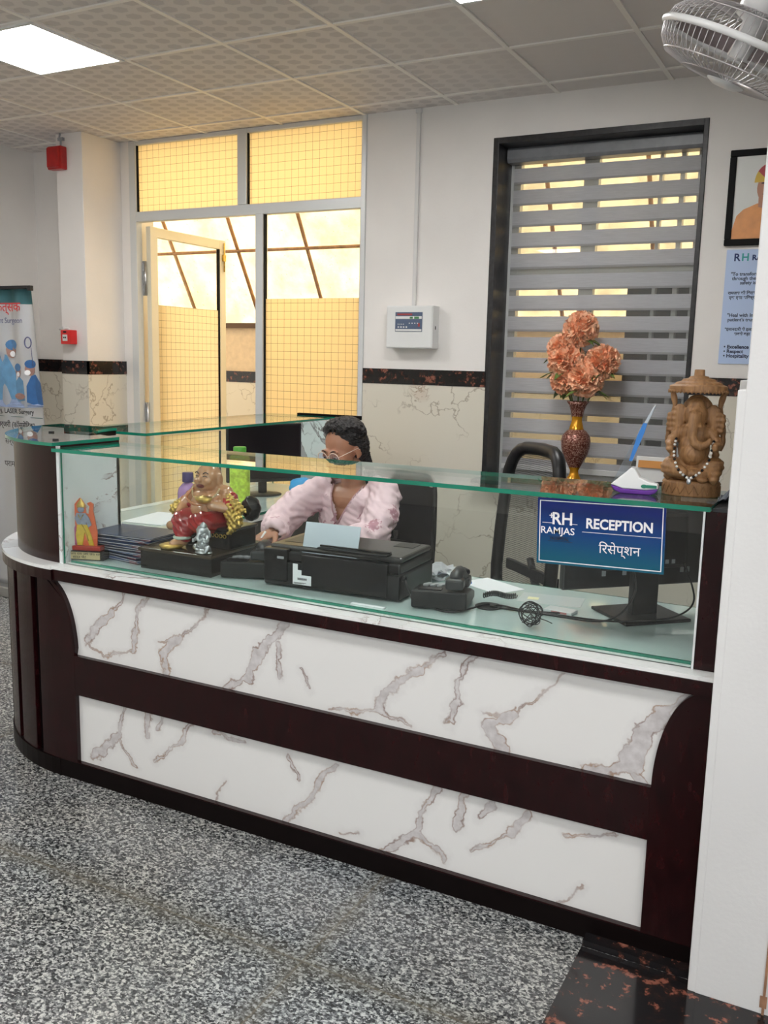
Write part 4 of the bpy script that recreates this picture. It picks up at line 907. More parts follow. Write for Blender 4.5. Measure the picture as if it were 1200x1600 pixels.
# hair
hair_m = bpy.data.materials.new('black_hair'); hair_m.use_nodes = True; _t = hair_m.node_tree; _p = _t.nodes['Principled BSDF']; _p.inputs['Base Color'].default_value = (.010, .008, .008, 1); _p.inputs['Roughness'].default_value = .42
bump(_t, _p, noi(_t, coord(_t, (1, 1, .35)), 130, 3, .6, 1.5), .8, .004)
b = B(); hell(b, (0, .034, .048), (.0835, .089, .080)); hell(b, (0, .06, .0), (.076, .066, .082)); hell(b, (0, .075, -.055), (.048, .042, .06), 2)
for s in (-1, 1): hell(b, (s * .073, .036, .012), (.013, .030, .050), 2)
random.seed(5)
for i in range(240):
    th = random.uniform(-1.35, 1.35); side = 1 if random.random() < .5 else -1; pts = []
    st = random.uniform(.02, 1.2); ln = random.uniform(.6, 1.25)
    for q in range(7):
        k = st + ln * q / 6      # sweep from forehead back over the skull
        x = .087 * sin(th) * min(1, .55 + .45 * sin(min(k, 1.57))); c = sqrt(max(.02, 1 - (x / .0885) ** 2))
        y = .034 - .091 * cos(k * 1.25 + .05) * c; z = .048 + .083 * sin(min(pi, k * 1.25 + .50)) * c
        wv = .0048 * sin(q * 2.1 + i * 1.7)
        pts.append(hd(x + wv, y, z + wv))
    tube(b, pts, [.0016, .0034, .0038, .0038, .0036, .003, .0016], 6)
for i in range(26):   # braid falling behind the neck, on her left
    a = i / 25; c = hd(.035 + .012 * a, .085 + .01 * a, -.04 - .125 * a)
    for s in (-1, 1): ell(b, c + Vector((s * .009 * cos(i * 1.4), .008 * sin(i * 1.4), 0)), (.017 - .004 * a,) * 3, None, 1)
obj('hair', bake(b, .0022, 0, lambda c: .0035 * noise.noise(Vector((c.x * 70, c.y * 70, c.z * 110))) + .001 * sin(c.z * 700 + c.x * 500)), hair_m, P, recalc=False)
# kurta
kurta = bpy.data.materials.new('pink_floral_cotton'); kurta.use_nodes = True; _t = kurta.node_tree; _p = _t.nodes['Principled BSDF']; _p.inputs['Roughness'].default_value = .75
_v = _t.nodes.new('ShaderNodeTexVoronoi'); _v.inputs['Scale'].default_value = 9; _t.links.new(coord(_t), _v.inputs[0])
_n = noi(_t, coord(_t), 70, 3, .6)
_f = ramp(_t, mth(_t, 'ADD', _v.outputs[0], mth(_t, 'MULTIPLY', _n, .9)), [(.68, (1, 1, 1)), (.73, (0, 0, 0))])
_t.links.new(mixc(_t, mth(_t, 'MULTIPLY', _f, .75), (.74, .565, .60), (.36, .13, .18)), _p.inputs['Base Color'])
b = B()
ell(b, (-1.915, 3.385, .955), (.172, .100, .078), R0, 3); ell(b, (-1.912, 3.383, .85), (.158, .112, .15), R0, 3); ell(b, (-1.905, 3.395, .69), (.150, .112, .16), R0, 3); ell(b, (-1.89, 3.41, .57), (.19, .15, .09), R0, 3)
for s in (-1, 1): chain(b, [(-1.89 + s * .085, 3.40, .57), (-1.89 + s * .10, 3.08, .56)], [.088, .078])
chain(b, [shR, (shR + elR) / 2 + Vector((-.015, 0, -.004)), elR + Vector((0, 0, -.008)), (elR + wrR) / 2 + Vector((0, 0, -.008)), wrR + Vector((.0, .012, 0))], [.066, .068, .066, .056, .040])
chain(b, [shL, (shL + elL) / 2 + Vector((.012, 0, -.004)), elL + Vector((0, 0, -.004)), (elL + wrL) / 2, wrL + Vector((.014, .010, 0))], [.066, .070, .068, .056, .040])
chain(b, [shR, Vector((-1.985, 3.39, 1.03))], [.060, .040]); chain(b, [shL, Vector((-1.845, 3.395, 1.035))], [.060, .040])
def fold(c):
    ar = 0
    for sh, el, wr in ((shR, elR, wrR), (shL, elL, wrL)):
        for a, d in ((sh, el), (el, wr)):
            k = max(0, min(1, (c - a).dot(d - a) / (d - a).length_squared)); dist = (c - (a + (d - a) * k)).length
            if dist < .09: ar = max(ar, 1 - dist / .12); 
    n = noise.noise(c * 14) * .010 + noise.noise(Vector((c.x * 26, c.y * 22, c.z * 60 + c.x * 30))) * .009
    return n * (.6 + ar * 1.1) + .002
bm = bake(b, .0055, 4, fold)
# V neck opening at the front and bare wrists
dele = []
for f in bm.faces:
    c = f.calc_center_median()
    if c.y < 3.40 and c.z > .868:
        hw = (c.z - .868) * .50
        if abs(c.x - (-1.925 + (c.z - .868) * .06)) < hw * (1 if c.z < 1.0 else 1.0): dele.append(f); continue
    if c.z > 1.012 and (c - Vector((-1.91, 3.385, c.z))).length < .078: dele.append(f); continue
    if (c - wrR).length < .036 or (c - wrL).length < .034: dele.append(f)
bmesh.ops.delete(bm, geom=dele, context='FACES')
ko = obj('kurta', bm, kurta, P, recalc=False); sm_ = ko.modifiers.new('thick', 'SOLIDIFY'); sm_.thickness = .002; sm_.offset = -1
b = B()
for s in (-1, 1): tube(b, [Vector((-1.925 + s * .001, 3.268, .866)), Vector((-1.925 + s * .030, 3.278, .925)), Vector((-1.922 + s * .056, 3.305, .985)), Vector((-1.918 + s * .072, 3.345, 1.022))], .0035, 6)
obj('neck_piping', b, mat('kurta_piping', (.50, .30, .33), .7), P)
b = B()
for s in (-1, 1): tube(b, [(-1.93, 3.263, .875), (-1.945 + s * .008, 3.262, .845), (-1.948 + s * .014, 3.262, .80)], .0018, 5); ell(b, (-1.948 + s * .014, 3.262, .795), (.005, .005, .009), None, 1)
obj('tassel', b, mat('tassel_maroon', (.25, .06, .10), .7), P)
# trousers and shoes out of sight below the desk
b = B()
for s in (-1, 1): chain(b, [(-1.89 + s * .085, 3.40, .56), (-1.89 + s * .10, 3.02, .545), (-1.89 + s * .10, 3.04, .14)], [.080, .062, .050])
obj('trousers', bake(b, .008, 2), mat('plain_trousers', (.25, .2, .22), .8), P, recalc=False)
# glasses
b = B()
for s in (-1, 1): tube(b, [hd(s * .031 + .0262 * cos(q * pi / 14), -.0945 + .10 * abs(s * .031 + .0262 * cos(q * pi / 14)) ** 1.6 * 2, -.005 + .0242 * sin(q * pi / 14)) for q in range(28)], .0016, 6, True)
tube(b, [hd(-.0075, -.0935, .002), hd(0, -.0965, .005), hd(.0075, -.0935, .002)], .0012, 6)
for s in (-1, 1): tube(b, [hd(s * .0565, -.092, .003), hd(s * .064, -.085, .006), hd(s * .080, .0, .010), hd(s * .079, .022, -.004)], .0011, 6)
g_ = obj('glasses', b, mat('rose_gold_metal', (.85, .72, .62), .3, .5), P)
b = B()
for s in (-1, 1): prism(b, circ(0, 0, .0252, .0235, 20), lambda u, v, d: tuple(hd(s * .031 + u, -.0942 + .10 * abs(s * .031 + u) ** 1.6 * 2 + d, -.005 + v)), 0, .0008)
obj('lens', b, clear_glass('spectacle_lens', (.93, .92, .97)), g_)
b = B(); tips = [wrR + Vector((-.012, -.10, -.045))]; tube(b, [tips[0] + Vector((.018, .03, .055)), tips[0] + Vector((-.008, -.01, -.012))], [.004, .003], 8); tag(obj('pen', b, 'white_pl', loc=tuple(tips[0])), 'small white pen held in the right hand of the seated woman', 'pen')

# ================================================================== THINGS ON THE DESK
DT = DZ + .0125      # top of the desk glass
# ---- printer seen from behind
t = thing('printer', 'wide black ink tank printer seen from behind with paper in its tray', 'printer', (-1.49, 2.60, DT), 3)
b = B(); box(b, -.245, .245, -.125, .155, .004, .085); obj('body', b, 'black', t, W=False, bevel=.006)
b = B(); box(b, -.242, .242, -.115, .155, .086, .118); obj('scanner', b, 'black', t, W=False, bevel=.006)
b = B(); box(b, -.238, .240, -.100, .150, .1185, .137); obj('lid', b, mat('printer_lid', (.035, .034, .033), .28, var=.1), t, W=False, bevel=.008)
b = B(); box(b, -.242, -.155, -.132, -.10, .02, .128); box(b, -.10, .205, -.133, -.10, .012, .118); obj('rear_cover', b, 'black_gloss', t, W=False, bevel=.003)
b = B(); box(b, -.055, .195, -.112, -.072, .1375, .143); box(b, -.055, .195, -.092, -.076, .1435, .149); obj('rear_tray', b, 'black', t, W=False, bevel=.002)
b = B(); Rp_ = rot(-16, 0, 0); obox(b, (-.018, -.082, .165), .20, .0022, .105, Rp_); obj('paper', b, mat('blue_white_paper', (.62, .68, .76), .6), t, W=False)
b = B(); box(b, -.130, -.062, -.1345, -.133, .018, .050); box(b, -.130, -.112, -.1345, -.133, .05, .086); box(b, -.112, -.098, -.1345, -.133, .05, .066); lb = obj('spec_label', b, 'paper', t, W=False)
b = B()
for k in range(16): box(b, -.112 + k * .0022, -.1112 + k * .0022 + (k % 3) * .0003, -.1352, -.1345, .034, .041)
for k in range(3): box(b, -.126, -.08 - k * .008, -.1352, -.1345, .0245 - k * .002, .0253 - k * .002)
obj('bar_code', b, 'text_black', lb, W=False)
b = B(); box(b, -.19, -.165, -.134, -.131, .096, .104); obj('catch', b, 'gray_pl', t, W=False)
b = B(); box(b, -.21, -.12, -.05, .08, .1365, .1385); box(b, .14, .21, .06, .13, .1365, .1385); obj('top_panel', b, 'graphite', t, W=False)
b = B(); tube(b, [(.246, -.10, .075), (.255, -.10, .072)], .010, 8); tube(b, [(.252, -.10, .074), (.275, -.13, .055), (.30, -.155, .03), (.36, -.15, .012), (.45, -.10, .006)], .0032, 6); obj('power_cord', b, 'black', t, W=False)

# ---- telephones
def phone(label, loc, rz, cord):
    t = thing('telephone', label, 'telephone', loc, rz)
    b = B(); prism(b, [(-.09, .004), (.09, .004), (.09, .030), (.02, .052), (-.09, .060)], lambda u, v, d: (d, u, v), -.085, .085); obj('base', b, 'black', t, W=False, bevel=.006)
    b = B(); 
    obox(b, (.045, -.060, .082), .055, .055, .034, rot(0, 0, 0)); obox(b, (.045, .075, .060), .055, .055, .034); 
    tube(b, [(.045, -.066, .085), (.045, -.035, .102), (.045, .02, .100), (.045, .078, .068)], [.022, .020, .020, .022], 10)
    obj('handset', b, 'graphite', t, W=False, bevel=.008)
    b = B()
    for i in range(3):
        for j in range(4): obox(b, (-.055 + i * .022, .06 - j * .024, .046 + j * .0045), .014, .014, .006)
    obj('keypad', b, 'gray_pl', t, W=False, bevel=.001)
    b = B(); obox(b, (-.03, -.062, .0605), .07, .028, .004); obj('display', b, 'black_gloss', t, W=False)
    b = B(); p0 = Vector((.085, .03, .02)); pts = []
    for q in range(150):
        k = q / 149; c = p0 + Vector((.035 + .10 * k, .04 * k + .02 * sin(k * 6), .008 + .012 * k * (1 - k))); a = k * 2 * pi * 20; pts.append(c + Vector((.2 * .008 * cos(a), .008 * cos(a), .008 * sin(a))))
    if cord: tube(b, pts, .0020, 5); obj('coiled_cord', b, 'graphite', t, W=False)
    return t
phone('black desk telephone with coiled cord right of the printer', (-1.120, 2.560, DT), 14, True)
phone('black desk telephone between the seated gold statue and the printer', (-1.855, 2.565, DT), 22, False)

# ---- monitors
def monitor(label, loc, rz, w_, h_, base, zc, back=False):
    t = thing('monitor', label, 'monitor', loc, rz)
    b = B(); box(b, -w_ / 2, w_ / 2, -.012, .012, zc - h_ / 2, zc + h_ / 2); obj('housing', b, mat('monitor_shell', (.016, .0165, .018), .35, var=.1), t, W=False, bevel=.005)
    b = B(); box(b, -w_ / 2 + .012, w_ / 2 - .012, -.0132, -.0121, zc - h_ / 2 + .018, zc + h_ / 2 - .012); obj('screen', b, mat('dark_screen', (.015, .012, .014), .18), t, W=False)
    b = B(); box(b, -w_ * .28, w_ * .28, .012, .038, zc - h_ * .32, zc + h_ * .22); obj('rear_bulge', b, 'black', t, W=False, bevel=.012)
    b = B()
    if base == 'round':
        lathe(b, [(0, 0), (.105, 0), (.108, .004), (.10, .009), (.03, .013), (0, .013)], 36, (0, .03, 0), sy=.85); box(b, -.022, .022, .020, .042, .01, zc - h_ * .2)
    else:
        box(b, -.11, .11, -.075, .125, 0, .010); box(b, -.042, .042, .020, .05, .01, zc)
    obj('stand', b, 'black', t, W=False, bevel=.003)
    if back:
        b = B()
        for k in range(8): box(b, -.10 + k * .022, -.088 + k * .022, .0385, .0395, zc - h_ * .27, zc - h_ * .23)
        for k, x in enumerate((-.17, -.15, .05, .12)): box(b, x, x + .012, .012, .0155, zc - h_ * .38, zc - h_ * .33)
        obj('ports', b, 'gray_pl', t, W=False)
        b = B(); pts = [(.05, .045, zc - h_ * .27), (.08, .11, .09), (.16, .10, .015), (.30, -.04, .006), (.412, -.160, .004)]
        tube(b, smoothpath(pts), .003, 6); pts = [(-.13, .045, zc - h_ * .27), (-.14, .09, .06), (-.05, .145, .03), (.05, .135, .018), (.15, .09, .010), (.26, -.02, .006), (.405, -.150, .004)]
        tube(b, smoothpath(pts), .003, 6); obj('cables', b, 'black', t, W=False)
    return t
def smoothpath(p, n=8):
    p = [Vector(q) for q in p]; out = []
    for i in range(len(p) - 1):
        a, b_, c, d = p[max(0, i - 1)], p[i], p[i + 1], p[min(len(p) - 1, i + 2)]
        for k in range(n):
            u = k / n; out.append(.5 * ((2 * b_) + (c - a) * u + (2 * a - 5 * b_ + 4 * c - d) * u * u + (3 * b_ - a - 3 * c + d) * u ** 3))
    return out + [p[-1]]
monitor('dark monitor with a thin bezel and round stand on the left return desk', (-2.900, 4.13, DZ + .008), 52, .42, .32, 'round', .235)
monitor('large black monitor seen from behind below the blue sign board', (-.575, 2.775, DT), 225, .52, .315, 'square', .245, True)

# ---- papers, marker, tangled cable, small items
def sheet(name, label, cat, c, sx, sy_, rz, m, z=DT, th=.001, group=None):
    b = B(); obox(b, (0, 0, th / 2), sx, sy_, th); o = obj(name, b, m, W=False); o.location = (c[0], c[1], z); o.rotation_euler = (0, 0, radians(rz)); return tag(o, label, cat, group)
sheet('paper_sheet', 'flat white paper sheet on the desk right of the telephone', 'paper', (-1.075, 2.86), .19, .125, -28, 'paper')
b = B()
for k, (rz_, dx, dz) in enumerate(((0, 0, 0), (14, .01, .006), (-17, -.012, .012), (25, .0, .018))):
    n_ = 8; Rk = rot(0, 0, rz_); g = [[b.verts.new(Vector((-1.315 + dx, 2.875, DT + .002)) + Rk @ Vector(((i / n_ - .5) * .17, (j / n_ - .5) * .12, dz + .018 * abs(sin(i * .9 + k * 2)) * (.4 + abs(sin(j * 1.1 + k)))))) for j in range(n_ + 1)] for i in range(n_ + 1)]
    for i in range(n_):
        for j in range(n_): b.faces.new((g[i][j], g[i + 1][j], g[i + 1][j + 1], g[i][j + 1]))
bmesh.ops.solidify(b, geom=b.faces[:], thickness=.0008)
tag(obj('crumpled_papers', b, 'paper', loc=(-1.315, 2.875, DT)), 'heap of crumpled white papers behind the right end of the printer', 'papers')
t = thing('sticky_note_pad', 'small bright green note pad behind the right telephone', 'note pad', (-1.195, 2.855, DT), 15)
b = B(); obox(b, (0, 0, .005), .035, .022, .010); obj('pad', b, mat('bright_green', (.02, .62, .22), .5), t, W=False)
t = thing('sticky_note_pad', 'small blue note pad touching the bright green one', 'note pad', (-1.160, 2.835, DT), 50)
b = B(); obox(b, (0, 0, .004), .040, .014, .008); obj('pad', b, mat('bright_blue', (.03, .22, .70), .5), t, W=False)
random.seed(11); b = B(); c0 = Vector((-.800, 2.455, DT + .040))
pts = []
for q in range(260):
    k = q / 259 * 2 * pi * 9; R_ = .034 + .005 * sin(k * .37)
    d = Matrix.Rotation(k * .31, 3, 'Z') @ Matrix.Rotation(1.2 + .4 * sin(k * .21), 3, 'X') @ Vector((cos(k), sin(k) * .95, 0)); pts.append(c0 + Vector((d.x * R_ * .95, d.y * R_ * .8, d.z * R_)))
pts += [c0 + Vector((.03, .0, -.01)), c0 + Vector((.05, -.005, -.012)), c0 + Vector((.065, -.008, -.016))]
tube(b, pts, .0014, 5); tag(obj('tangled_cable', b, 'black', loc=(c0.x, c0.y, DT)), 'ball of thin tangled black cable near the front glass', 'cable')
b = B(); tube(b, smoothpath([(-1.16, 2.50, DT + .004), (-1.05, 2.47, DT + .004), (-.99, 2.60, DT + .008), (-.985, 2.60, DT - .012)]), .003, 6); tube(b, smoothpath([(-.985, 2.60, DT - .01), (-.95, 2.60, DT + .01), (-.86, 2.60, DT + .006), (-.76, 2.64, DT + .004)]), .003, 6)
tag(obj('desk_cable', b, 'black', loc=(-.985, 2.60, DT)), 'black cables running out of the round cable hole in the desk', 'cable')
sheet('receipt_card', 'pale yellow slip on the desk in front of the large monitor', 'paper', (-.900, 2.775), .035, .030, 10, mat('pale_yellow', (.75, .72, .42), .6))
sheet('document_sleeve', 'clear plastic document sleeve on the desk by the yellow slip', 'sleeve', (-.845, 2.79), .20, .12, 8, mat('plastic_sleeve', (.60, .66, .66), .15), z=DT - .0005, th=.001)
t = thing('card_box', 'small clear white card box in front of the large monitor stand', 'box', (-.775, 2.66, DT), -6)
b = B(); box(b, -.045, .045, -.025, .025, 0, .010); obj('tray', b, mat('frosted_box', (.66, .68, .68), .25), t, W=False, bevel=.002)
b = B(); box(b, -.02, .03, -.0255, -.025, .002, .008); obj('print', b, mat('pink_print', (.5, .2, .2), .5), t, W=False)
b = B(); box(b, -1.36, -1.245, 2.395, 2.412, DT, DT + .004); tag(obj('paper_strip', b, 'paper', loc=(-1.3, 2.40, DT)), 'narrow white strip along the front glass under the printer corner', 'paper')

# ---- blue booklets
covers = [mat('booklet_navy', hexc('1d2f55'), .3, var=.2), mat('booklet_blue', hexc('2a4a82'), .3, var=.2), mat('booklet_dark', hexc('15233f'), .3, var=.2)]
red_edge = mat('booklet_red_corner', hexc('8a3040'), .4)
random.seed(3); z = DT
words_ = ['lowest', 'second from the bottom', 'third from the bottom', 'fourth from the bottom', 'fifth from the bottom', 'sixth from the bottom', 'sixth from the top', 'fifth from the top', 'fourth from the top', 'third from the top', 'second from the top', 'topmost']
for k in range(12):
    t = thing('booklet', 'glossy navy blue booklet, ' + words_[k] + ' in the left stack', 'booklet', (-2.395 + random.uniform(-.02, .02) , 2.57 + random.uniform(-.015, .015), z + .0002), random.uniform(-13, 5), 'blue booklets stacked beside the seated statue')
    t.rotation_euler.x = 0; bend = .001 + k * .0018
    def sheet_bm(off, th):
        b = B(); n_ = 10; gg = []
        for i in range(n_ + 1):
            u = i / n_; row = []
            for j in (0, 1): row.append((-.145 + .29 * u, -.10 + .20 * j, off + .0 * bend))
            gg.append(row)
        A = [[b.verts.new(p) for p in r] for r in gg]; D = [[b.verts.new((p[0], p[1], p[2] + th)) for p in r] for r in gg]
        for i in range(n_):
            b.faces.new((A[i][0], A[i + 1][0], A[i + 1][1], A[i][1])); b.faces.new((D[i][0], D[i][1], D[i + 1][1], D[i + 1][0]))
            b.faces.new((A[i][0], D[i][0], D[i + 1][0], A[i + 1][0])); b.faces.new((A[i][1], A[i + 1][1], D[i + 1][1], D[i][1]))
        b.faces.new((A[0][0], A[0][1], D[0][1], D[0][0])); b.faces.new((A[n_][0], D[n_][0], D[n_][1], A[n_][1])); return b
    obj('cover', sheet_bm(0, .0018), covers[k % 3], t, W=False); b = B(); box(b, -.142, .142, -.097, .097, .0019, .0052); obj('pages', b, 'paper', t, W=False); obj('cover', sheet_bm(.0053, .0018), covers[(k + 1) % 3], t, W=False)
    b = B(); box(b, .10, .1455, -.1008, -.1, 0, .0018); obj('corner_print', b, red_edge, t, W=False)
    z += .0078

# ---- acrylic deity cut-out on a little plinth
t = thing('deity_figurine', 'flat painted figurine of a standing archer deity on a red and black plinth', 'figurine', (-2.505, 2.425, DT), 20); t.scale = (1.22, 1.1, 1.0)
b = B(); box(b, -.072, .072, -.024, .024, 0, .034); obj('plinth', b, 'black_gloss', t, W=False, bevel=.002)
b = B(); box(b, -.066, .062, -.0255, -.024, .004, .030); pq = obj('plaque', b, mat('gold_plaque', (.62, .50, .28), .35, .3), t, W=False)
for tx_, tz_ in (('॥ श्री राम जय राम जय जय राम ॥', .020), ('सादर भेंट', .0075)):
    cc_ = obj_local_text('engraving', tx_, .0125, (-.002, -.0262, tz_), 'text_black', pq)
b = B(); box(b, -.052, .060, -.018, .018, .034, .050); obj('red_base', b, mat('painted_red', hexc('a83028'), .35), t, W=False, bevel=.002)
F = lambda u, v, d: (u, d, v)
def fprism(name, poly, m, y0, y1): b = B(); prism(b, poly, F, y0, y1); return obj(name, b, m, t, W=False)
ora = mat('painted_orange_edge', hexc('d8663f'), .3); yel = mat('painted_yellow', hexc('d3b436'), .35, var=.15, vs=80); blu = mat('painted_grey_blue', hexc('8a93a8'), .4, var=.2, vs=90); pnk = mat('painted_magenta', hexc('a8487c'), .4)
fprism('backing', [(-.030, .050), (-.034, .09), (-.030, .13), (-.036, .16), (-.046, .190), (-.042, .205), (-.034, .192), (-.030, .186), (-.024, .200), (-.012, .218), (-.006, .226), (0, .218), (.010, .200), (.012, .17), (.020, .165), (.024, .195), (.016, .207), (.026, .212), (.036, .204), (.034, .18), (.040, .14), (.046, .10), (.044, .05)], ora, -.003, .003)
fprism('robe', [(-.016, .052), (-.020, .09), (-.014, .128), (.016, .128), (.028, .09), (.036, .052), (.022, .052), (.008, .10), (.0, .052)], yel, -.007, -.003)
fprism('sash', [(-.030, .052), (-.030, .10), (-.020, .125), (-.018, .09), (-.018, .052)], pnk, -.0065, -.003)
fprism('torso', [(-.014, .128), (-.022, .150), (-.016, .170), (.012, .170), (.022, .155), (.030, .128), (.020, .118), (.014, .140), (.014, .128)], blu, -.007, -.003)
b = B(); ell(b, (-.003, -.004, .184), (.011, .006, .013), None, 2); obj('face', b, blu, t, W=False, smooth=True)
b = B(); lathe(b, [(.013, .190), (.0145, .196), (.012, .205), (.006, .214), (.002, .222), (0, .225)], 16, (-.003, -.002, 0), sy=.5); obj('crown', b, 'gold', t, W=False)
b = B(); tube(b, [(-.010, -.0085, .165), (-.003, -.0095, .148), (.006, -.0085, .165)], .0016, 6); tube(b, [(.0, -.0085, .13), (.012, -.0085, .105), (.020, -.0085, .07)], .0014, 6); obj('garland', b, 'gold', t, W=False)

# ---- laughing seated statue on its pedestals
pd = thing('display_pedestal', 'low black lacquered display stand under the gold and red seated statue', 'stand', (-2.085, 2.585, DT), 2)
b = B(); box(b, -.152, .152, -.155, .155, 0, .064); obj('box', b, 'black_gloss', pd, W=False, bevel=.003)
b = B(); box(b, -.158, .158, -.161, .161, .0642, .076); obj('top_board', b, mat('brown_black_lacquer', (.045, .032, .02), .18), pd, W=False, bevel=.003)
PT = DT + .0765
t = thing('laughing_statue', 'seated laughing bald statue in red and gold robes on a black throne', 'statue', (-2.050, 2.60, PT), -2); t.scale = (1.10, 1.08, 1.06)
b = B(); box(b, -.070, .115, -.055, .085, 0, .062); box(b, -.085, -.06, -.03, .06, 0, .05); box(b, .035, .120, -.06, .09, .062, .072); obj('throne', b, 'black_gloss', t, W=False, bevel=.006)
b = B()
for k in range(7): x = .0 + k * .016; tube(b, [(x + .006 * cos(q * pi / 4), -.0565, .046 + .006 * sin(q * pi / 4)) for q in range(8)], .0016, 5, True)
obj('gold_scroll', b, 'gold', t, W=False)
stm = mat('glazed_flesh', (.52, .26, .13), .16, coat=.6, var=.1); redg = mat('glazed_red', (.36, .008, .012), .14, coat=.6, var=.25)
HB = Vector((-.002, -.012, .232))
b = B(); ell(b, (0, -.006, .136), (.068, .064, .058), None, 3); ell(b, (0, -.018, .124), (.060, .060, .040), None, 3); ell(b, (-.028, -.032, .168), (.026, .02, .018), None, 2); ell(b, (.030, -.030, .168), (.026, .02, .018), None, 2)
chain(b, [(-.056, .0, .182), (.056, .0, .182)], [.026, .026]); ell(b, HB, (.042, .042, .046), None, 3); ell(b, HB + Vector((0, -.012, -.022)), (.038, .034, .026), None, 3)
for s in (-1, 1):
    ell(b, HB + Vector((s * .043, .004, -.008)), (.006, .012, .024), None, 2); ell(b, HB + Vector((s * .022, -.034, -.012)), (.014, .010, .011), None, 2)
chain(b, [HB + Vector((0, -.040, .006)), HB + Vector((0, -.047, -.006))], [.006, .009]); ell(b, HB + Vector((0, -.036, -.034)), (.018, .01, .008), None, 2)
chain(b, [(.066, .0, .172), (.092, -.035, .138), (.052, -.070, .146)], [.024, .020, .014]); chain(b, [(-.066, .0, .172), (-.094, -.030, .135), (-.088, -.062, .108)], [.024, .019, .013])
for k in range(4): chain(b, [(.045 - k * .003, -.070, .152 - k * .008), (.030 - k * .002, -.080, .156 - k * .008)], [.0055, .0045]); chain(b, [(-.096 + k * .007, -.068, .104), (-.098 + k * .007, -.080, .092)], [.005, .004])
chain(b, [(-.09, -.055, .066), (-.118, -.068, .062)], [.022, .016]); chain(b, [(-.045, -.095, .022), (-.055, -.125, .014)], [.020, .016])
obj('body', bake(b, .0028, 3), stm, t, W=False, recalc=False)
b = B(); chain(b, [(.03, .0, .09), (.030, -.070, .088), (-.072, -.052, .070)], [.046, .040, .028]); chain(b, [(-.03, .0, .09), (-.058, -.074, .085), (-.045, -.090, .036)], [.046, .040, .028]); ell(b, (0, .01, .082), (.085, .06, .032), None, 3)
chain(b, [(.076, .0, .160), (.090, -.022, .142)], [.028, .030]); chain(b, [(-.076, .0, .160), (-.090, -.014, .138)], [.026, .028]); ell(b, (0, .045, .12), (.080, .03, .05), None, 3)
obj('red_robe', bake(b, .003, 3, lambda c: .0018 * sin(c.x * 160 + c.z * 240)), redg, t, W=False, recalc=False)
b = B(); chain(b, [(.094, -.02, .142), (.118, -.03, .095), (.112, -.05, .062)], [.030, .024, .010]); chain(b, [(.11, -.02, .14), (.14, -.01, .13)], [.02, .008]); chain(b, [(-.098, -.02, .130), (-.112, -.05, .118)], [.026, .02]); chain(b, [(.062, .0, .180), (.088, -.02, .170), (.10, -.02, .158)], [.010, .012, .014])
obj('gold_sleeves', bake(b, .0025, 2, lambda c: .0035 * sin(c.x * 330) * sin(c.z * 300) + .002 * sin(c.y * 500)), 'gold', t, W=False, recalc=False)
b = B(); lathe(b, [(0, .152), (.018, .154), (.030, .164), (.034, .176), (.022, .172), (.012, .178), (0, .182)], 24, (.035, -.086, 0), sy=.6); lathe(b, [(0, 0), (.034, .002), (.04, .012), (.03, .016), (0, .015)], 24, (-.062, -.128, 0)); obj('gold_ingot', b, 'gold', t, W=False)
b = B(); tube(b, [(-.080, -.060, .062 + .02 * cos(q * pi / 6)) if 0 else (-.082 + .002 * cos(q), -.060 + .022 * cos(q * pi / 6), .070 + .024 * sin(q * pi / 6)) for q in range(12)], .005, 8, True); tube(b, [(-.046 + .024 * cos(q * pi / 6), -.096 + .024 * sin(q * pi / 6), .034) for q in range(12)], .006, 8, True); obj('pale_cuffs', b, mat('pale_green_glaze', (.50, .60, .50), .2), t, W=False)
b = B()
for q in range(26): a = pi * q / 25; ell(b, (.054 * cos(a), -.030 - .024 * sin(a), .196 - .040 * sin(a)), .0038, None, 1)
obj('bead_necklace', b, mat('ivory_beads', (.70, .55, .32), .3), t, W=False)
b = B(); tube(b, smoothpath([(-.052, -.03, .19), (-.060, -.055, .165), (-.035, -.065, .148), (0, -.068, .142), (.03, -.066, .148)]), .0045, 8); obj('cord_necklace', b, mat('amber_beads', (.45, .16, .06), .25), t, W=False)
b = B()
for s in (-1, 1): tube(b, [HB + Vector((s * (.009 + .018 * q / 4), -.0405 + .004 * q / 4, .014 + .005 * sin(pi * q / 4))) for q in range(5)], .0017, 6); tube(b, [HB + Vector((s * (.009 + .014 * q / 4), -.042 + .004 * q / 4, .004 + .003 * sin(pi * q / 4))) for q in range(5)], .0012, 6)
obj('brows', b, 'text_black', t, W=False)
b = B(); ell(b, HB + Vector((0, -.0450, -.027)), (.017, .006, .0075), None, 2); obj('mouth', b, mat('dark_red_mouth', (.16, .02, .015), .3), t, W=False, smooth=True)
b = B(); ell(b, (.125, .045, .13), (.035, .03, .045), None, 2); obj('black_sack', bake(b, .004, 1, lambda c: .002 * sin(c.x * 200) * sin(c.z * 180)), 'black_gloss', t, W=False, recalc=False)

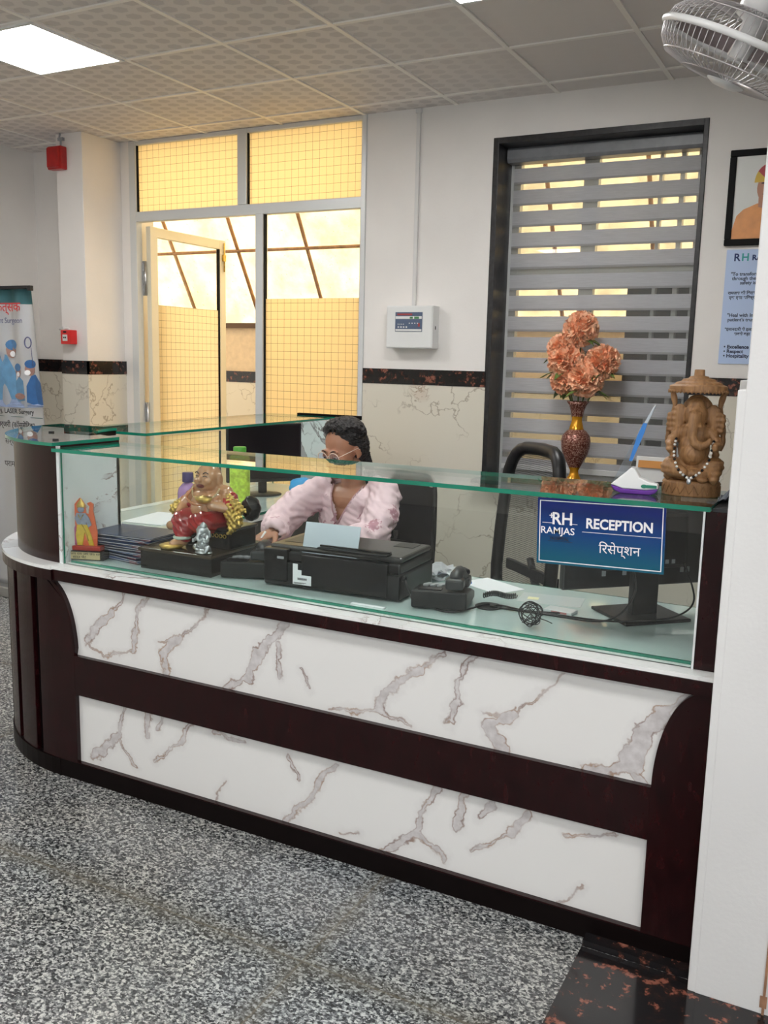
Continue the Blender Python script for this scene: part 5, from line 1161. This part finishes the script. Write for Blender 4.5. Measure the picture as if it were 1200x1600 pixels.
# ---- elephant-headed figures
def ganesha(bm, s=1.0, o=Vector((0, 0, 0)), pil=False):
    """seated, local frame facing -y, about .24 tall at s = 1"""
    def E(c, r, sub=2, R=None): ell(bm, o + Vector(c) * s, tuple(x * s for x in r), R, sub)
    def Ch(p, r): chain(bm, [o + Vector(q) * s for q in p], [x * s for x in r])
    E((0, .0, .075), (.042, .036, .042), 3); E((0, -.012, .064), (.036, .034, .030), 3); E((0, .004, .110), (.044, .030, .026), 3)
    Ch([(-.02, 0, .03), (-.060, -.022, .030), (-.018, -.045, .022)], [.026, .021, .012]); Ch([(.02, 0, .03), (.062, -.015, .038), (.060, -.032, .008)], [.026, .021, .013]); E((0, .0, .018), (.066, .045, .020), 3)
    E((0, -.004, .152), (.030, .028, .032), 3); E((0, .0, .172), (.024, .024, .022), 2)
    for q in (-1, 1): E((q * .046, -.002, .148), (.023, .006, .031), 2, Matrix.Rotation(radians(q * -14), 3, 'Y')); E((q * .0125, -.029, .158), (.006, .004, .003), 1)
    Ch([(0, -.026, .150), (-.002, -.038, .128), (-.002, -.046, .106), (.006, -.050, .090), (.022, -.050, .084), (.038, -.046, .090), (.044, -.044, .098)], [.017, .0145, .0125, .011, .0095, .008, .006])
    Ch([(-.013, -.028, .134), (-.018, -.044, .128)], [.005, .003]); Ch([(.013, -.028, .134), (.018, -.044, .128)], [.005, .003])
    Ch([(-.042, 0, .112), (-.060, -.016, .088), (-.056, -.044, .074)], [.016, .013, .010]); Ch([(.042, 0, .112), (.062, -.014, .086), (.058, -.040, .082)], [.016, .013, .010])
    Ch([(-.044, .006, .112), (-.066, .004, .120), (-.068, .0, .148)], [.013, .010, .008]); Ch([(.044, .006, .112), (.066, .004, .120), (.068, .0, .148)], [.013, .010, .008])
    E((-.057, -.046, .082), (.008, .006, .013), 2)
t = thing('silver_figurine', 'small shiny silver elephant headed figurine in front of the laughing statue', 'figurine', (-1.980, 2.462, PT), -14)
b = B(); ganesha(b, .50, Vector((0, 0, .004))); lathe(b, [(0, 0), (.034, 0), (.036, .004), (.03, .008), (0, .009)], 20, sy=.75); obj('figure', bake(b, .0016, 1), 'silver', t, W=False, recalc=False)
b = B(); lathe(b, [(.013, .088), (.014, .093), (.010, .100), (.004, .106), (0, .109)], 16); obj('crown', b, 'silver', t, W=False)

wd = bpy.data.materials.new('carved_brown_wood'); wd.use_nodes = True; _t = wd.node_tree; _p = _t.nodes['Principled BSDF']; _p.inputs['Roughness'].default_value = .55
_w = noi(_t, coord(_t, (1, 1, .12)), 90, 5, .6, .8); _t.links.new(ramp(_t, _w, [(.3, (.17, .080, .028)), (.7, (.37, .195, .080))]), _p.inputs['Base Color']); bump(_t, _p, _w, .25, .002)
GT = GZ1
MX_ = Matrix.Diagonal((.86, 1, 1, 1))
t = thing('wooden_idol', 'carved wooden elephant headed idol under a round canopy on the glass top', 'statue', (-.398, 2.505, GT), 4)
b = B(); lathe(b, [(0, 0), (.073, 0), (.074, .004), (.072, .030), (.074, .034), (.070, .040), (0, .040)], 40, sy=.62)
for q in range(20):
    a0 = 2 * pi * q / 20; tube(b, [(.0735 * cos(a0), .0735 * .62 * sin(a0), .006), (.0735 * cos(a0 + pi / 20), .0735 * .62 * sin(a0 + pi / 20), .028), (.0735 * cos(a0 + pi / 10), .0735 * .62 * sin(a0 + pi / 10), .006)], .0012, 4)
obj('base', b, wd, t, W=False)
b = B(); ganesha(b, 1.12, Vector((0, -.004, .040))); ell(b, (.035, -.046, .046), (.016, .012, .008)); ell(b, (0, .022, .215), (.048, .014, .048), None, 3)
for s in (-1, 1): chain(b, [(s * .062, .016, .038), (s * .062, .016, .12)], [.014, .010]); chain(b, [(s * .068, -.02, .05), (s * .068, -.02, .09)], [.012, .012])
def carve(c): return .0012 * sin(c.z * 420) * (1 if abs(c.x) > .05 else .15) + .0006 * noise.noise(c * 90)
bmesh.ops.transform(b, matrix=MX_, verts=b.verts); obj('figure', bake(b, .0023, 1, carve), wd, t, W=False, recalc=False)
for s in (-1, 1):
    b = B(); pts = []; rs_ = []
    for q in range(22):
        k = q / 21; pts.append((s * (.062 + .006 * sin(k * 7)), .010, .12 + .157 * k)); rs_.append(.0062 + .0028 * abs(sin(k * 13)) - .001 * k)
    tube(b, pts, rs_, 12); obj('pillar', b, wd, t, W=False)
b = B(); lathe(b, [(0, .268), (.069, .268), (.072, .270), (.072, .284), (.069, .286), (.060, .289), (.057, .293), (.044, .297), (.040, .302), (.026, .305), (.023, .309), (.0135, .311), (.0125, .326), (.010, .327), (0, .327)], 44, sy=.72, smooth=False)
for q in range(44):
    a0 = 2 * pi * q / 44; tube(b, [(.0725 * cos(a0), .0725 * .72 * sin(a0), .266), (.0725 * cos(a0), .0725 * .72 * sin(a0), .275)], .0024, 5)
obj('canopy', b, wd, t, W=False)
gar = thing('bead_garland', 'black and white bead garland with a pendant hung round the wooden idol', 'garland', (-.398, 2.505, GT + .04), 4)
wb, kb = B(), B(); pts = smoothpath([(-.043, -.030, .108), (-.044, -.052, .085), (-.040, -.062, .058), (-.028, -.068, .032), (-.010, -.070, .016), (.0, -.070, .012), (.010, -.070, .016), (.030, -.068, .034), (.044, -.060, .060), (.048, -.052, .085), (.050, -.034, .106)], 3)
for i, p in enumerate(pts): ell(wb if i % 3 else kb, p, .0042, None, 1)
obj('white_beads', wb, mat('clear_white_beads', (.70, .68, .64), .15), gar, W=False, smooth=True); obj('black_beads', kb, 'black_gloss', gar, W=False, smooth=True)
b = B(); ell(b, (0, -.073, .004), (.006, .003, .008), None, 2); obj('pendant', b, 'silver', gar, W=False, smooth=True)

# ---- boat shaped white and purple stand with a clear fin
t = thing('boat_shaped_stand', 'white and purple boat shaped stand with a clear pointed fin', 'desk stand', (-.530, 2.448, GT), 6)
pur = mat('purple_plastic', (.13, .03, .30), .25); blue = mat('blue_strip', (.03, .19, .55), .3)
b = B(); up_ = [(-.058, .012), (-.052, .006), (-.035, .001), (.040, .001), (.055, .006), (.060, .014)]
lo = [(.060, .014), (.058, .019), (.03, .013), (-.03, .013), (-.062, .021), (-.058, .012)]
prism(b, [(-.062, .021), (-.052, .008), (-.035, .0), (.040, .0), (.054, .006), (.060, .016), (.03, .012), (-.03, .012)], F, -.022, .022); obj('purple_hull', b, pur, t, W=False, bevel=.003)
b = B(); prism(b, [(-.062, .022), (-.03, .0125), (.03, .0125), (.060, .0165), (.058, .028), (.034, .034), (.012, .044), (-.002, .066), (-.010, .070), (-.034, .048)], F, -.018, .018); obj('white_body', b, 'white_pl', t, W=False, bevel=.003)
b = B(); prism(b, [(-.060, .026), (-.030, .030), (-.012, .085), (.012, .160), (.040, .232), (.034, .228), (.004, .175), (-.020, .118)], F, -.0035, .0035); obj('clear_fin', b, clear_glass('clear_plastic_fin', (.80, .85, .90), 1.9, .05), t, W=False)
b = B(); prism(b, [(-.020, .085), (-.012, .085), (.014, .160), (.020, .185), (.010, .186), (-.004, .150)], F, -.0045, .0045); obj('blue_strip', b, blue, t, W=False)
b = B(); prism(b, [(.012, .186), (.020, .186), (.032, .216), (.038, .235), (.032, .228), (.022, .205)], F, -.003, .003); obj('white_tip', b, 'white_pl', t, W=False)
b = B(); prism(b, circ(.024, .022, .008, .005, 14), F, -.0192, -.018); box(b, .030, .056, -.0192, -.018, .018, .026); obj('green_mark', b, mat('green_print', (.01, .20, .12), .4), t, W=False)
t = thing('picture_card', 'small white framed card with orange and purple picture on the window sill', 'card', (-1.015, 5.13, WZ0 + .003), 0)
b = B(); obox(b, (0, 0, .095), .20, .012, .19, rot(-6, 0, 0)); obj('card', b, 'white_pl', t, W=False, bevel=.003)
b = B(); obox(b, (0, -.0125, .15), .17, .002, .04, rot(-6, 0, 0)); obj('orange_print', b, mat('orange_print', hexc('dd9a52'), .5), t, W=False)
b = B(); obox(b, (0, -.0065, .08), .17, .002, .09, rot(-6, 0, 0)); obj('purple_print', b, mat('purple_print', hexc('7a5aa0'), .5, var=.5, vs=50), t, W=False)

# ---- bag scrap on the post and board leaning behind it
b = B(); n_ = 9; g = [[b.verts.new((-.322 + .065 * i / n_, 2.44 + .20 * j / n_, 1.2095 + .028 * abs(noise.noise(Vector((i * .6, j * .5, 2)))) + .012 * sin(pi * i / n_))) for j in range(n_ + 1)] for i in range(n_ + 1)]
for i in range(n_):
    for j in range(n_): b.faces.new((g[i][j], g[i + 1][j], g[i + 1][j + 1], g[i][j + 1]))
bmesh.ops.solidify(b, geom=b.faces[:], thickness=-.002)
tag(obj('plastic_bag', b, mat('grey_blue_plastic', (.36, .39, .44), .35), loc=(-.29, 2.54, 1.209)), 'crumpled grey plastic bag lying on top of the right counter post', 'bag')
t = thing('leaning_board', 'white edged dark board standing behind the wooden idol against the partition', 'board', (-.30, 2.72, 1.208))
b = B(); vs_ = box(b, -.328, -.302, 2.705, 2.90, 1.209, 1.515)
for v in vs_: v.co.x += (v.co.z - 1.209) * .02
obj('white_edge', b, 'white_pl', t, bevel=.002)
b = B(); vs_ = box(b, -.3015, -.282, 2.71, 2.90, 1.209, 1.50)
for v in vs_: v.co.x += (v.co.z - 1.209) * .02
obj('dark_face', b, mat('slate_board', (.06, .065, .07), .5), t)

# ---- bottles and folder on the return desk
t = thing('lotion_bottle', 'clear lilac bottle with a dark purple cap behind the laughing statue', 'bottle', (-2.865, 3.45, DZ + .008))
b = B(); lathe(b, [(0, 0), (.052, 0), (.056, .006), (.056, .095), (.050, .118), (.030, .140), (.021, .146), (.021, .150)], 28, sy=.7); m_ = mat('lilac_plastic', (.52, .30, .62), .12, trans=.35); obj('body', b, m_, t, W=False)
b = B(); lathe(b, [(0, .150), (.026, .150), (.027, .154), (.027, .192), (.025, .196), (0, .196)], 24); obj('cap', b, mat('dark_purple_cap', (.045, .03, .13), .3), t, W=False)
t = thing('detergent_bottle', 'tall yellow green bottle between the statue and the left monitor', 'bottle', (-2.640, 3.56, DZ + .008), 30)
b = B(); lathe(b, [(0, 0), (.044, 0), (.048, .006), (.048, .27), (.044, .285), (.022, .292), (.022, .296)], 28, sy=.62); obj('body', b, mat('lime_plastic', (.42, .68, .03), .15, trans=.25), t, W=False)
b = B(); lathe(b, [(0, .296), (.030, .296), (.031, .300), (.031, .322), (.029, .325), (0, .325)], 24); obj('cap', b, mat('green_cap', (.08, .35, .04), .35), t, W=False)
b = B(); lathe(b, [(.0485, .05), (.0487, .06), (.0487, .24), (.0485, .25)], 28, sy=.62); obj('label', b, mat('lime_label', (.50, .72, .08), .35, var=.35, vs=45), t, W=False)
t = thing('plastic_packet', 'bright blue plastic packet on the return desk behind the woman\'s shoulder', 'packet', (-2.72, 4.24, DZ + .008), 30)
b = B(); ell(b, (0, 0, .05), (.075, .035, .05), None, 3)
for v in b.verts: v.co.z = max(0, v.co.z + .010 * noise.noise(v.co * 30)); v.co.x += .006 * noise.noise(v.co * 40)
obj('wrap', b, mat('packet_blue', (.06, .38, .80), .3), t, W=False, smooth=False)
sheet('desk_papers', 'loose white papers on the corner desk behind the booklets', 'paper', (-2.86, 3.24), .21, .297, 8, 'paper', z=DZ + .0085, th=.003)

# ---- vase of artificial flowers on the sill
VX, VY = -1.462, 5.135
t = thing('flower_vase', 'tall speckled copper vase with golden neck on the window sill', 'vase', (VX, VY, WZ0 + .003))
prof = [(0, 0), (.052, 0), (.054, .006), (.040, .030), (.024, .060), (.022, .080), (.030, .098), (.044, .125), (.064, .165), (.074, .205), (.076, .235), (.0765, .240), (.076, .245), (.070, .270), (.052, .292), (.038, .302), (.034, .320), (.027, .345), (.026, .362), (.030, .372), (.034, .400), (.044, .430), (.058, .452), (.054, .453), (.030, .40), (0, .39)]
mi_ = [1 if z_ < .098 or .300 <= z_ < .370 else 0 for _, z_ in prof]
sp = bpy.data.materials.new('speckled_copper_glitter'); sp.use_nodes = True; _t = sp.node_tree; _p = _t.nodes['Principled BSDF']; _p.inputs['Roughness'].default_value = .3; _p.inputs['Metallic'].default_value = .35
_t.links.new(ramp(_t, noi(_t, coord(_t), 130, 3, .8), [(.42, (.10, .018, .012)), (.52, (.28, .09, .06)), (.60, (.62, .42, .34))]), _p.inputs['Base Color'])
b = B(); k = 1.05; lathe(b, [(r * 1.08, z_ * k) for r, z_ in prof], 40, mi=mi_); obj('body', b, [sp, mat('yellow_gold_glaze', (.72, .33, .02), .2, .5)], t, W=False)
petal_m = bpy.data.materials.new('peach_petal'); petal_m.use_nodes = True; _t = petal_m.node_tree; _p = _t.nodes['Principled BSDF']; _p.inputs['Roughness'].default_value = .6
_t.links.new(ramp(_t, noi(_t, coord(_t), 28, 2), [(.3, (1.0, .46, .25)), (.7, (1.0, .70, .48))]), _p.inputs['Base Color'])
leaf_m = mat('artificial_leaf', (.13, .20, .05), .5, var=.4, vs=30)
def bloom(R_, seed):
    random.seed(seed); b = B(); n = 300
    for i in range(n):
        zz = 1 - 1.72 * (i + .5) / n; ph = i * 2.39996; rr = sqrt(max(0, 1 - zz * zz)); d = Vector((rr * cos(ph), rr * sin(ph), zz))
        d = (d + Vector((random.uniform(-.12, .12), random.uniform(-.12, .12), random.uniform(-.12, .12)))).normalized()
        R1 = R_ * random.uniform(.86, 1.04); s1 = d.orthogonal().normalized(); s1 = Matrix.Rotation(random.uniform(0, 6.28), 3, d) @ s1; s2 = d.cross(s1)
        base = d * R1 * .45; wd_ = R_ * random.uniform(.17, .26); rows = []
        for q in range(4):
            k_ = q / 3; c = base + d * (R1 * .55) * k_ + s2 * (wd_ * .55) * k_ * k_; ww = wd_ * (.35 + .65 * k_)
            rows.append([b.verts.new(c + s1 * ww * (j / 4 - .5) * 2 + s2 * (.14 * wd_) * sin(j * 2.4 + i) * k_ + d * (.16 * wd_) * cos(j * 3.1 + i) * k_) for j in range(5)])
        for q in range(3):
            for j in range(4): b.faces.new((rows[q][j], rows[q][j + 1], rows[q + 1][j + 1], rows[q + 1][j])).smooth = True
    ell(b, (0, 0, 0), R_ * .62, None, 2)
    return b
places = [((-.005, .0, .880), .098, 'topmost peach pompom flower of the bouquet'), ((-.080, .0, .705), .105, 'large peach pompom flower on the left of the bouquet'), ((.125, .0, .700), .098, 'peach pompom flower on the right of the bouquet'), ((.050, -.045, .605), .100, 'lowest peach pompom flower at the front of the bouquet'), ((-.115, .015, .770), .082, 'peach pompom flower at the upper left edge of the bouquet'), ((-.075, -.01, .600), .088, 'peach pompom flower at the lower left of the bouquet')]
VB = Vector((VX, VY, WZ0 + .003))
for i, (p, R_, lab) in enumerate(places):
    p = Vector(p) - Vector((0, 0, .005)); f = thing('artificial_flower', lab, 'flower', tuple(VB + p), 0, 'peach pompom flowers in the vase')
    bl = bloom(R_, 20 + i); bmesh.ops.rotate(bl, matrix=rot(62, 0, 25 * p.x / .1), verts=bl.verts); obj('blossom', bl, petal_m, f, W=False, recalc=False)
    b = B(); q0 = Vector((p.x * .06, 0, .37)) - p; tube(b, smoothpath([(0, 0, -R_ * .5), q0 * .5 + Vector((p.x * .1, .01, 0)), q0]), .004, 6); st = obj('stem', b, mat('stem_green', (.08, .13, .04), .6), f, W=False)
    random.seed(40 + i); b = B()
    for k in range(5):
        a = random.uniform(0, 6.28); d = Vector((cos(a), sin(a) * .55 - .2, -.25)).normalized(); s1 = d.cross(Vector((0, 0, 1))).normalized(); o_ = Vector((0, 0, -R_ * .62)); L_ = R_ * random.uniform(1.1, 1.55)
        pr = []
        for q in range(6):
            kk = q / 5; c = o_ + d * L_ * kk + Vector((0, 0, .02 * sin(kk * 3))); ww = .024 * sin(pi * min(.97, kk * .9 + .08)); pr.append((b.verts.new(c - s1 * ww), b.verts.new(c + Vector((0, 0, -.005))), b.verts.new(c + s1 * ww)))
        for q in range(5):
            for j in range(2): b.faces.new((pr[q][j], pr[q][j + 1], pr[q + 1][j + 1], pr[q + 1][j])).smooth = True
    obj('leaves', b, leaf_m, f, W=False)

for o in bpy.data.objects:
    for k_ in ('_mi', '_o'):
        if k_ in o.keys(): del o[k_]
